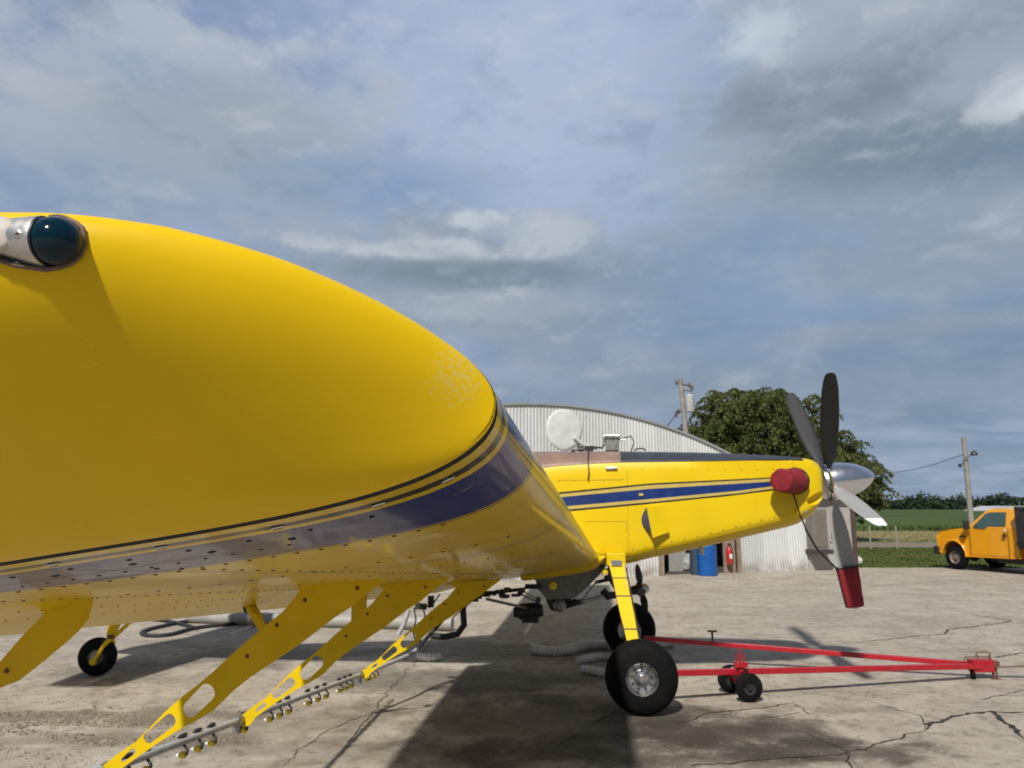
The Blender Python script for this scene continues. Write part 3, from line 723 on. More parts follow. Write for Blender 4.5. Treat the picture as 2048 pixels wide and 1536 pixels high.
for sg in (1, -1):
    c = Vector((wc.x, -1.49*sg, .368))
    MW.append(wheel(c, .372, .285, (0, -sg, 0), plane, .165))
    t0 = L(1233, 1128, .62); t1 = L(1266, 1283, 1.24)
    def gp(t): p = t0.lerp(t1, t); return Vector((p.x, p.y*sg if sg > 0 else -p.y, p.z))
    b_ = MB(); rg = []
    for t in (-.15, .0, .2, .215, .36, .365, .5, .7, .86, .865, 1.0):
        p = gp(t); wx = .090 if t < .2 else (.082 if t < .86 else .074); wx -= .008*t
        d = (gp(1)-gp(0)).normalized(); n = Vector((0, -sg, 0)) - d*d.dot(Vector((0, -sg, 0))); n.normalize(); e = .020 + (.004 if .2 < t < .37 else 0)
        rg.append([p + Vector((wx, 0, 0)) + n*e, p - Vector((wx, 0, 0)) + n*e, p - Vector((wx, 0, 0)) - n*e, p + Vector((wx, 0, 0)) - n*e])
    b_.loft(rg, closed=True, caps=True)
    b_.cur = 1
    for t in (.21, .45, .865):
        p = gp(t); d = (gp(1)-gp(0)).normalized(); n = Vector((0, -sg, 0)) - d*d.dot(Vector((0, -sg, 0))); n.normalize()
        a = p + Vector((.09, 0, 0)) + n*.027; b = p - Vector((.09, 0, 0)) + n*.027; b_.add([a - d*.006, b - d*.006, b + d*.006, a + d*.006], [(0, 1, 2, 3)])
    leg = b_.build('gear_leg', [M['yellow_flat'], M['darksteel']], plane, bevel=.006)
    b_ = MB(); q = gp(1.0); b_.tube([q + Vector((0, 0, .02)), Vector((c.x, q.y - sg*.02, c.z)), c + Vector((0, sg*-.0, 0))], [.06, .05, .04], 12); b_.build('axle', M['darksteel'], leg, smooth=50)
    b_ = MB(); q = gp(-.03); b_.box(q + Vector((0, sg*.04, .03)), (.22, .16, .14)); b_.build('leg_socket', M['yellow_flat'], leg, bevel=.01)
    b_ = MB(); q = gp(-.0); b_.box(q + Vector((0, -sg*.045, .012)), (.12, .03, .065)); b_.build('socket_cover', M['graybox'], leg, bevel=.004)
    b_ = MB(); b_.tube([gp(.05) + Vector((.1, .02, 0)), gp(.4) + Vector((.095, .03, 0)), gp(1) + Vector((.08, .03, 0))], .008, 6); b_.build('brake_line', M['hose'], leg, smooth=50)
# tail wheel
tg_ = G(192, 1351) - PO; tw = Vector((tg_.dot(PF), -tg_.dot(PS), .228)); TS = -tw.y
wheel(tw, .232, .15, (.25, -1, 0), plane, .095, 'tail_wheel', 'steel', 40)
b_ = MB(); q0 = L(186, 1324, TS+.10); q1 = L(207, 1292, TS+.08); q2 = L(222, 1277, TS-.05); q3 = L(232, 1247, TS-.25); q4 = L(238, 1225, TS-.35)
b_.tube([q0, q1, q2], [.024, .022, .035], 10); b_.ball(q0, .045, (1, .8, 1), 12, 8)
b_.tube([q0 + Vector((0, .20, 0)), q1 + Vector((0, .20, 0)), q2], [.024, .022, .035], 10)
b_.build('tail_fork', M['yellow_flat'], plane, smooth=50)
b_ = MB(); b_.tube([q2, q2 + Vector((0, 0, .05))], .05, 12); b_.tube([q2 + Vector((0, 0, .03)), q3], .045, 12); b_.build('tail_swivel', M['rust'], plane, smooth=50)
b_ = MB(); b_.plate([q2 + Vector((-.03, -.02, .05)), q2 + Vector((.06, -.02, .06)), q4 + Vector((.14, -.02, .1)), q4 + Vector((-.10, -.02, .1))], (0, .07, 0)); b_.tube([q2 + Vector((.04, 0, .02)), q4 + Vector((.35, 0, .05))], .025, 8); b_.build('tail_strut', M['yellow_flat'], plane, bevel=.004)
# ------------------------------------------------------------------ spray boom, hangers and nozzles (starboard)
BO = L(200, 1546, 6.05); BI = L(722, 1349, 2.11)
def bp(s): t = (6.05-s)/(6.05-2.11); p = BO.lerp(BI, t); p.y = -s; return p
boom = empty('spray_boom'); boom.parent = plane
mb = MB()
mb.tube([bp(7.9), bp(6.2)], .022, 16); mb.tube([bp(6.2), bp(4.52)], .022, 16); mb.tube([bp(4.52), bp(2.05)], .022, 16)
sc = [bp(2.05), L(765, 1332, 1.75), L(800, 1318, 1.45), L(822, 1308, 1.2), L(835, 1298, 1.05)]
mb.tube(sc, .022, 16)
for s in (6.12, 4.52, 2.06): p = bp(s); mb.tube([p + Vector((0, .05, 0)), p - Vector((0, .05, 0))], .036, 16)
mb.build('boom_tube', M['galv'], boom, smooth=50)
mb = MB(); mb.tube([L(835, 1298, 1.05), L(850, 1280, .95), L(866, 1262, .85), L(890, 1235, .75), L(915, 1212, .65), L(940, 1196, .6)], .022, 14); mb.build('boom_feed', M['hose'], boom, smooth=50)
# profile of one hanger, traced in its own plane
OUT = [(560, 1160), (795, 1142), (768, 1163), (735, 1187), (704, 1213), (668, 1236), (633, 1263), (600, 1288), (551, 1321), (500, 1355), (466, 1382), (444, 1404), (428, 1420), (400, 1437), (352, 1463), (310, 1490), (281, 1510), (240, 1540), (228, 1558), (212, 1566), (196, 1562), (190, 1548), (205, 1532), (238, 1506), (272, 1483), (300, 1455), (330, 1424), (366, 1392), (398, 1368), (428, 1342), (462, 1310), (500, 1277), (566, 1223), (600, 1182)]
HS = 6.05
def slot(a, b, ra, rb, n=7):
    a = L(*a, HS); b = L(*b, HS); d = (b-a).normalized(); n_ = Vector((-d.z, 0, d.x)); pts = []
    for k in range(n+1): t = math.pi*k/n; pts.append(b + d*math.sin(t)*rb*.8 + n_*math.cos(t)*rb)
    for k in range(n+1): t = math.pi*k/n; pts.append(a - d*math.sin(t)*ra*.8 - n_*math.cos(t)*ra)
    return pts
def hanger(ds, scale_top=0.):
    out = [L(x, y, HS) for x, y in OUT]
    holes = [slot((379, 1420), (415, 1384), .038, .042), slot((297, 1476), (341, 1440), .026, .031), slot((246, 1520), (267, 1502), .009, .014)]
    d0 = bp(HS-ds) - bp(HS)
    sh = lambda P_: [p + d0 for p in P_]
    b_ = MB(); b_.plate(sh(out), (0, .005, 0), [sh(h) for h in holes])
    b_.plate([p + d0 + Vector((0, -.018, 0)) for p in (L(560, 1162, HS), L(785, 1144, HS), L(783, 1152, HS), L(562, 1170, HS))], (0, .036, 0))
    o = b_.build('boom_hanger', M['yellow_flat'], boom, fixn=True)
    for q in ((554, 1250), (495, 1312), (610, 1200), (715, 1176)):
        p = L(*q, HS) + d0; MB().ball(p + Vector((0, -.003, 0)), .010, (1, .5, 1), 10, 6).build('bolt', M['rust'], boom, smooth=50)
    c = MB(); p = bp(HS-ds); c.tube([p + Vector((0, .06, 0)), p - Vector((0, .06, 0))], .034, 14); c.box(p + Vector((-.02, 0, -.045)), (.05, .035, .07)); c.build('boom_clamp', M['steel'], boom, smooth=40)
    return o
for ds in (0, 1.41, 3.94): hanger(ds)
# outboard bracket, a shorter plate that sweeps back
ob = [(79, 1203), (176, 1182), (187, 1197), (176, 1238), (158, 1261), (126, 1290), (80, 1328), (38, 1361), (0, 1376), (-60, 1384), (-110, 1384), (-110, 1352), (-50, 1342), (0, 1325), (50, 1267), (82, 1235), (94, 1214)]
b_ = MB(); b_.plate([L(x, y, 7.35) for x, y in ob], (0, .006, 0)); b_.plate([L(x, y, 7.35) + Vector((0, -.03, 0)) for x, y in ((70, 1199), (182, 1176), (186, 1196), (74, 1219))], (0, .06, 0)); b_.build('boom_hanger', M['yellow_flat'], boom)
b_ = MB(); b_.ball(L(13, 1342, 7.355), .008, (1, .6, 1), 8, 6); b_.build('bolt', M['rust'], boom, smooth=50)
# braces between the wing and the hangers
b_ = MB(); b_.tube([L(501, 1155, 5.6), L(499, 1214, 5.6)], .020, 8); b_.tube([L(499, 1210, 5.6), L(516, 1238, 5.7)], .028, 8); b_.plate([L(505, 1222, 5.75), L(540, 1255, 5.75), L(580, 1262, 5.75), L(540, 1295, 5.75), L(505, 1240, 5.75)], (0, .01, 0)); b_.build('brace', M['yellow_flat'], boom, smooth=40)
b_ = MB(); b_.ball(L(499, 1216, 5.6), .034, (1, 1, 1), 10, 8); b_.build('brace_joint', M['darksteel'], boom, smooth=60)
b_ = MB(); b_.box(L(718, 1222, 3.9), (.11, .03, .30)); b_.build('brace', M['yellow_flat'], boom)
b_ = MB(); b_.tube([L(654, 1118, 5.4), L(657, 1158, 5.4)], .014, 8); b_.build('aileron_rod', M['galv'], boom, smooth=50)
# nozzles
nz = None
def nozzle_at(s):
    global nz
    p = bp(s)
    if nz is None:
        b_ = MB(); o = Vector((0, 0, 0))
        b_.ball(o + Vector((-.010, .03, .032)), .020, (1.0, 3.0, .7), 14, 8)
        b_.tube([o + Vector((.018, .01, -.02)), o + Vector((.050, 0, -.045)), o + Vector((.046, 0, -.078))], .010, 10)
        b_.cur = 1; b_.lathe([(0, 0), (0, .018), (.008, .024), (.032, .024), (.042, .012), (.042, 0)], o + Vector((.038, 0, -.076)), (-1, .0, -.1), 14)
        b_.cur = 2; b_.lathe([(0, .010), (.004, .016), (.018, .013), (.034, .002), (.034, 0)], o + Vector((-.003, 0, -.079)), (-1, .0, -.1), 10)
        nz = b_.build('nozzle', [M['hose'], M['brass'], M['white']], boom, smooth=40); nz.location = p; nz.scale = (.8, .8, .85)
    else:
        c = nz.copy(); scene.collection.objects.link(c); c.parent = boom; c.location = p
for s in [7.7, 7.5, 7.25, 7.05, 6.75, 6.5, 6.3, 5.86, 5.70, 5.35, 5.19, 5.03, 4.62, 4.22, 4.06, 3.90, 3.50, 3.30, 3.12, 2.75, 2.60, 2.45, 1.95, 1.8, 1.65]: nozzle_at(s)
# ------------------------------------------------------------------ belly: gate box, pump, fan and plumbing
b_ = MB()
def boxpx(pts, y0, y1, m_, nm, **k):
    bb_ = MB(); bb_.plate([L(x, y, (y0+y1)/2) for x, y in pts], (0, y1-y0, 0)); return bb_.build(nm, m_, plane, **k)
boxpx([(1070, 1150), (1212, 1130), (1200, 1146), (1168, 1178), (1150, 1192), (1096, 1196), (1080, 1176)], -.20, .22, M['graybox'], 'gate_box', bevel=.012)
boxpx([(1092, 1194), (1146, 1190), (1140, 1204), (1120, 1222), (1102, 1218)], -.12, .12, M['darksteel'], 'gate_chute', bevel=.01)
boxpx([(1050, 1168), (1082, 1168), (1082, 1178), (1050, 1178)], .225, .25, M['darksteel'], 'gate_vent')
b_ = MB(); p = L(1107, 1171, .22); b_.lathe([(0, 0), (0, .05), (.05, .048), (.055, 0)], p, (0, -1, 0), 16); b_.build('gate_roller', M['brass'], plane, smooth=40)
b_ = MB(); a = L(1028, 1225, .1); c = L(1088, 1220, .1)
b_.lathe([(0, 0), (0, .06), (.05, .065), (.06, .09), (.12, .10), (.24, .10), (.30, .085), (.36, .07), (.37, 0)], a, c-a, 22); b_.box(a + (c-a)*.55 + Vector((0, 0, -.09)), (.20, .14, .08)); b_.tube([a + (c-a)*.7, a + (c-a)*.7 + Vector((.05, -.05, .16))], .03, 10)
b_.build('spray_pump', M['darksteel'], plane, smooth=35)
b_ = MB(); b_.lathe([(-.05, 0), (-.05, .07), (-.03, .08), (.04, .08), (.06, .05), (.09, .05), (.09, 0)], L(1118, 1210, .14), (.35, -1, 0), 22); b_.build('pump_valve', M['steel'], plane, smooth=40)
b_ = MB(); b_.tube([L(1118, 1214, .1), L(1140, 1208, .1), L(1165, 1203, .1)], [.05, .04, .03], 12); b_.ball(L(1150, 1204, .1), .05, (1, 1, .8), 10, 8); b_.build('pump_coupling', M['darksteel'], plane, smooth=50)
b_ = MB(); b_.tube([L(1162, 1204, .1), L(1185, 1198, .1), L(1210, 1192, .1)], .026, 12); b_.build('pump_shaft', M['galv'], plane, smooth=50)
b_ = MB(); b_.tube([L(1205, 1180, .1), L(1215, 1192, .1), L(1240, 1188, .05), L(1262, 1183, 0)], [.045, .05, .04, .035], 12); b_.tube([L(1217, 1136, .1), L(1222, 1160, .1), L(1238, 1186, .05)], .030, 10); b_.tube([L(1190, 1165, .1), L(1222, 1158, .1)], .022, 10)
b_.ball(L(1214, 1155, .15), .04, (1, 1, .7), 10, 8); b_.build('fan_bracket', M['darksteel'], plane, smooth=50)
FH = L(1283, 1178, 0); FA = Vector((math.cos(R(10)), 0, math.sin(R(10)))).normalized()
fan = empty('pump_fan'); fan.parent = plane
b_ = MB(); b_.lathe([(-.14, 0), (-.14, .05), (-.06, .06), (-.05, .085), (.0, .085), (.02, .06)], FH, FA, 20); b_.build('fan_brake', M['darksteel'], fan, smooth=40)
b_ = MB(); b_.lathe([(.0, .068), (.05, .062), (.09, .035), (.10, 0)], FH, FA, 20); b_.build('fan_hub', M['alu'], fan, smooth=50)
for a in (8, 98, 188, 278):
    rd = Vector((0, -1, 0))*math.sin(R(a)) + Vector((-FA.z, 0, FA.x))*math.cos(R(a)); tg = rd.cross(FA)
    ca = (FA*math.cos(R(25)) + tg*math.sin(R(25))); cn = rd.cross(ca); b_ = MB(); rg = []
    for r_, ch in ((.05, .03), (.08, .07), (.14, .10), (.22, .085), (.29, .05), (.31, .01)): rg.append([FH + rd*r_ + ca*ch/2*math.cos(2*math.pi*k/12) + cn*.008*math.sin(2*math.pi*k/12) for k in range(12)])
    b_.loft(rg, closed=True, caps=True); b_.build('fan_blade', M['bladeblack'], fan, smooth=50)
for q0, q1, r_ in ((L(973, 1198, .6), L(1052, 1216, .2), .017), (L(1035, 1185, .3), L(1075, 1204, .2), .010), (L(1042, 1180, .35), L(1078, 1200, .25), .008), (L(905, 1236, .7), L(958, 1190, .5), .008), (L(1195, 1160, .25), L(1160, 1205, .2), .010)):
    MB().tube([q0, q1], r_, 8).build('belly_strut', M['steel'], plane, smooth=50)
b_ = MB(); b_.tube([L(930, 1192, .55), L(926, 1220, .6), L(928, 1250, .6), L(915, 1268, .6), L(890, 1274, .6), L(862, 1272, .65)], .038, 14); b_.build('boom_hose', M['hose'], plane, smooth=60)
b_ = MB(); b_.tube([L(818, 1218, 1.5), L(808, 1248, 1.5), L(797, 1268, 1.5)], .024, 12); b_.build('boom_fitting', M['galv'], plane, smooth=60)
rng_ = random.Random(3)
b_ = MB(); 
for i in range(26):
    x = 930 + rng_.random()*115; y = 1196 - (x-930)*.13 + rng_.uniform(-6, 8); p = L(x, y, rng_.uniform(.2, .6)); b_.box(p, (rng_.uniform(.03, .10), .06, rng_.uniform(.02, .05)))
b_.tube([L(925, 1200, .5), L(980, 1186, .45), L(1050, 1178, .3)], .022, 10); b_.ball(L(957, 1185, .6), .025, (1, 1, 1), 8, 6)
for pts in ([(828, 1215), (832, 1240), (826, 1262), (836, 1300)], [(845, 1210), (850, 1232), (842, 1255), (840, 1290)], [(835, 1205), (860, 1215), (868, 1205), (880, 1188)]): b_.tube([L(x, y, 1.3) for x, y in pts], .009, 6)
b_.box(L(842, 1213, 1.3), (.12, .06, .06)); b_.box(L(862, 1203, 1.2), (.06, .06, .12)); b_.build('belly_plumbing', M['darksteel'], plane, smooth=30)
b_ = MB(); b_.tube([L(1196, 1133, .5), L(1212, 1128, .55), L(1222, 1138, .55), L(1218, 1152, .5)], .012, 8); b_.build('brake_hose', M['hose'], plane, smooth=60)
b_ = MB(); b_.lathe([(0, 0), (0, .035), (.04, .035), (.05, 0)], L(1209, 1143, .45), (0.3, -1, 0), 14); b_.build('filler_cap', M['brass'], plane, smooth=40)
b_ = MB(); p = L(1403, 1097, .15); b_.ball(p + Vector((0, 0, -.02)), .05, (.6, .6, 1.3), 12, 8); b_.build('belly_beacon', mat('cream_lens', (.6, .55, .4), .4), plane, smooth=60)

# ================================================================== COVERS ON THE AIRCRAFT
def world(l): p = PO + PF*l.x - PS*l.y; p.z = l.z; return p
ec = empty('exhaust_cover', PO, -YAW, label='red canvas cover pulled over the exhaust stack on the nose of the aircraft', cat='cover')
e0 = L(1592, 962, .46); e1 = L(1561, 961, .80)
b_ = MB(); d = (e1-e0); b_.lathe([(0, .0), (0, .148), (.1*d.length, .152), (.3*d.length, .150), (.55*d.length, .133), (.86*d.length, .134), (.93*d.length, .134), (d.length, .128), (1.0*d.length, .0)], e0, d, 36)
o = b_.build('cover_bag', M['redcloth'], ec, smooth=50)
tx = bpy.data.textures.new('folds', 'CLOUDS'); tx.noise_scale = .12
ss = o.modifiers.new('s', 'SUBSURF'); ss.levels = ss.render_levels = 2
dm = o.modifiers.new('d', 'DISPLACE'); dm.texture = tx; dm.strength = .022; dm.mid_level = .5
b_ = MB(); b_.lathe([(-.02, .155), (.03, .158), (.03, .15), (-.02, .148)], e0, d, 30); b_.build('cover_hem', mat('dark_hem', (.03, .01, .03), .8), ec, smooth=50)
b_ = MB(); st = [L(1586, 988, .58), L(1592, 1002, .56), L(1600, 1030, .5), L(1610, 1052, .46), L(1612, 1062, .42)]
for q0, q1 in zip(st, st[1:]): b_.tube([q0, q1], .010, 6)
b_.build('tie_strap', M['strap'], ec, smooth=50)
pc = empty('propeller_cover', PO, -YAW, label='red canvas bag tied over the tip of the lowest propeller blade', cat='cover')
angD = R(B0 + 144); rdD = PU*math.cos(angD) + PSD*math.sin(angD); tgD = PU*-math.sin(angD) + PSD*math.cos(angD)
b_ = MB(); rg = []
for r_, wd, th in ((1.02, .250, .055), (1.06, .248, .06), (1.2, .236, .055), (1.35, .222, .05), (1.47, .208, .045), (1.50, .204, .03), (1.502, .19, .01)):
    ring = []
    for k in range(20):
        a = 2*math.pi*k/20; ring.append(HUB + rdD*r_ + PA*(math.copysign(abs(math.cos(a))**.5, math.cos(a))*wd/2) + tgD*(math.copysign(abs(math.sin(a))**.7, math.sin(a))*th))
    rg.append(ring)
b_.loft(rg, closed=True, caps=True); o = b_.build('cover_bag', M['redcloth'], pc, smooth=60)
ss = o.modifiers.new('s', 'SUBSURF'); ss.levels = ss.render_levels = 1
dm = o.modifiers.new('d', 'DISPLACE'); dm.texture = tx; dm.strength = .02
b_ = MB(); b_.loft([[p + (p-(HUB+rdD*1.03))*.04 for p in [q + rdD*h for q in rg[0]]] for h in (0, .016)], closed=True); b_.build('cover_hem', M['strap'], pc)
top = HUB + rdD*1.03 - PA*.125
b_ = MB(); b_.tube([L(1612, 1060, .42), L(1634, 1098, .3), top, HUB + rdD*1.2 - PA*.118, HUB + rdD*1.49 - PA*.105], .012, 8); b_.build('tie_strap', M['strap'], pc, smooth=50)

# ================================================================== TOW BAR
tb = empty('tow_bar', (0, 0, 0), label='red steel A-frame tow bar with small black wheels, lying ahead of the main wheels', cat='tow bar')
hit = G(1958, 1357); hit = Vector((hit.x, hit.y, .17))
nearW = world(Vector((wc.x, -1.63, .40))); farW = world(Vector((wc.x+.1, 1.3, .42)))
farW = D(1288, 1276, 10.45); nearW = D(1300, 1347, 8.25); hit = D(1965, 1331, 9.5)
def arm(a, b, w_, name='arm'):
    b_ = MB(); d = (b-a); q = d.to_track_quat('X', 'Z').to_matrix(); b_.box((a+b)/2, (d.length, w_, w_*1.1), q); return b_.build(name, M['redpaint'], tb, bevel=.008)
arm(nearW, hit + Vector((-.02, -.03, 0)), .056); arm(farW, hit + Vector((-.05, .05, .0)), .056)
arm(hit + Vector((-.15, 0, 0)), hit + Vector((.12, .02, .0)), .13, 'coupler')
b_ = MB(); b_.tube([nearW, nearW + Vector((-.3, .1, 0))], .03, 10); b_.tube([farW, farW + Vector((-.3, .05, -.02))], .03, 10); b_.build('axle_pin', M['darksteel'], tb, smooth=50)
def stand(px, py, Y, n=3):
    p = D(px, py, Y); b_ = MB()
    for k in range(n): b_.tube([p + Vector(((k-(n-1)/2)*.045, .02*k, -.02)), p + Vector(((k-(n-1)/2)*.045, .02*k, .14 + .05*(k % 2)))], .010, 8)
    b_.box(p + Vector((0, 0, .03)), (.14, .06, .05)); return b_
stand(1482, 1335, 8.5).build('wheel_bracket', M['redpaint'], tb, smooth=30)
b_ = MB(); p = D(1425, 1283, 10.2); b_.tube([p, p + Vector((0, 0, .13))], .015, 8); b_.box(p + Vector((0, 0, .13)), (.12, .04, .02)); b_.build('jack_handle', M['rust'], tb)
w1 = D(1498, 1372, 8.42); w1.z = .152; w2 = D(1461, 1356, 8.85); w2.z = .152
def tow_wheel(c, par):
    wh = empty('wheel'); wh.parent = par
    b_ = MB(); r, wd, ri = .152, .085, .075; P_ = [(-math.cos(math.pi*k/12)*wd/2, ri + (r-ri)*math.sin(math.pi*k/12)**.6) for k in range(13)] + [(wd*.35, ri*.95), (-wd*.35, ri*.95)]
    ax = Vector((.12, -1, 0)); b_.lathe(P_, c, ax, 36, close=True); b_.build('tyre', M['rubber'], wh, smooth=50)
    b_ = MB(); b_.lathe([(-wd*.3, 0), (-wd*.3, ri), (wd*.3, ri), (wd*.25, ri*.8), (wd*.1, ri*.7), (wd*.1, ri*.3), (wd*.5, ri*.28), (wd*.5, 0)], c, ax, 24); b_.build('rim', M['darksteel'], wh, smooth=40)
tow_wheel(w1, tb); tow_wheel(w2, tb)
b_ = MB(); b_.tube([w1, w2], .016, 8); m_ = (w1+w2)/2; b_.tube([m_, D(1482, 1338, 8.5)], .03, 8); b_.tube([w2, D(1465, 1338, 8.55)], .02, 8); b_.build('wheel_axle', M['redpaint'], tb, smooth=40)
cw = D(1946, 1351, 9.5); cw.z = .062
b_ = MB(); b_.lathe([(-.03, 0), (-.03, .05), (-.02, .062), (.02, .062), (.03, .05), (.03, 0)], cw, (.9, -.5, 0), 20); b_.build('caster', M['rubber'], tb, smooth=40)
b_ = MB(); b_.tube([cw, cw + Vector((.02, 0, .10))], .022, 8); b_.build('caster_fork', M['darksteel'], tb)
b_ = MB(); h = hit
b_.tube([h + Vector((.10, 0, .10)), h + Vector((.13, 0, -.16))], .016, 8); b_.tube([h + Vector((.17, .02, .04)), h + Vector((.18, .02, -.17))], .012, 8); b_.box(h + Vector((.15, .0, -.165)), (.12, .05, .02)); b_.box(h + Vector((.14, 0, .03)), (.09, .09, .05))
lp = [h + Vector((.02 + .09*math.cos(a), 0, .13 + .03*math.sin(a))) for a in [2*math.pi*k/16 for k in range(17)]]; b_.tube(lp, .008, 6)
b_.tube([h + Vector((-.22, 0, .06)), h + Vector((-.2, 0, .10)), h + Vector((-.05, 0, .10)), h + Vector((-.03, 0, .05))], .008, 6); b_.build('hitch_pin', M['rust'], tb, smooth=40)
pl = tag(MB().tube([D(1985, 1330.5, 9.5), D(2048, 1329, 9.45), D(2300, 1325, 9.3)], .032, 12).build('drawbar', mat('weathered_pole', (.26, .22, .18), .7, var=.2, vscale=10), None, smooth=50), 'weathered grey drawbar leading from the red hitch out of the right edge', 'drawbar')
# hoses lying on the apron
def ribbed(name, pts, r, m_, label, cat, group=None, pitch=.052):
    P_ = [Vector(p) for p in pts]; fine = []
    for i in range(len(P_)-1):
        p0 = P_[max(i-1, 0)]; p1 = P_[i]; p2 = P_[i+1]; p3 = P_[min(i+2, len(P_)-1)]
        n = max(2, int((p2-p1).length/(pitch/2)))
        for k in range(n):
            t = k/n; fine.append(.5*((2*p1) + (-p0+p2)*t + (2*p0-5*p1+4*p2-p3)*t*t + (-p0+3*p1-3*p2+p3)*t**3))
    b_ = MB(); b_.tube(fine, [r*(1 if k % 2 else .74) for k in range(len(fine))], 14)
    return b_.build(name, m_, None, smooth=30, label=label, cat=cat, group=group)
def gp_(l, r): return [G(x, y, r) for x, y in l]
ribbed('corrugated_hose', gp_([(1064, 1298), (1085, 1301), (1112, 1302), (1140, 1299), (1168, 1291), (1200, 1289), (1250, 1291), (1300, 1288), (1345, 1285)], .07), .075, M['hosew'], 'long white corrugated hose, farthest of those on the ground behind the main wheels', 'hose')
ribbed('corrugated_hose', gp_([(1155, 1321), (1175, 1317), (1200, 1314), (1260, 1316), (1310, 1312)], .05), .055, M['hosew'], 'middle pale corrugated hose running in behind the near main wheel', 'hose')
ribbed('corrugated_hose', gp_([(1163, 1338), (1185, 1341), (1212, 1346), (1260, 1344)], .05), .055, M['hosew'], 'short pale corrugated hose closest to the camera beside the near main tyre', 'hose')
ribbed('corrugated_hose', gp_([(834, 1313), (850, 1315), (868, 1315), (884, 1313)], .05), .055, M['hosew'], 'short piece of pale corrugated hose lying alone below the inner spray boom', 'hose')
b_ = MB(); pp = [(560, 1229), (520, 1231), (450, 1236), (400, 1240), (360, 1245), (300, 1258), (283, 1266), (300, 1271), (340, 1269), (390, 1256), (470, 1247), (500, 1240), (560, 1235)]
def catmull(P_, n=8):
    out = []
    for i in range(len(P_)-1):
        p0 = P_[max(i-1, 0)]; p1 = P_[i]; p2 = P_[i+1]; p3 = P_[min(i+2, len(P_)-1)]
        for k in range(n):
            t = k/n; out.append(.5*((2*p1) + (-p0+p2)*t + (2*p0-5*p1+4*p2-p3)*t*t + (-p0+3*p1-3*p2+p3)*t**3))
    out.append(P_[-1]); return out
b_.tube(catmull([G(x, y, .03) for x, y in pp]), .032, 10); b_.tube(catmull([G(x, y, .03) for x, y in ((270, 1238), (320, 1240), (370, 1250), (392, 1257))]), .032, 10)
b_.build('black_hose', M['hose'], None, smooth=60, label='black rubber hose lying in loose loops on the concrete beyond the tail wheel', cat='hose')
b_ = MB(); b_.tube([G(380, 1232, .12), G(560, 1239, .12), G(760, 1243, .12), G(905, 1248, .12)], .105, 20)
b_.build('ground_pipe', mat('pale_pipe', (.34, .33, .31), .5, var=.08, vscale=3, dirt=(.2, .18, .15), dirt_f=.5), None, smooth=60, label='thick pale pipe lying on the concrete beyond the boom hangers', cat='pipe')
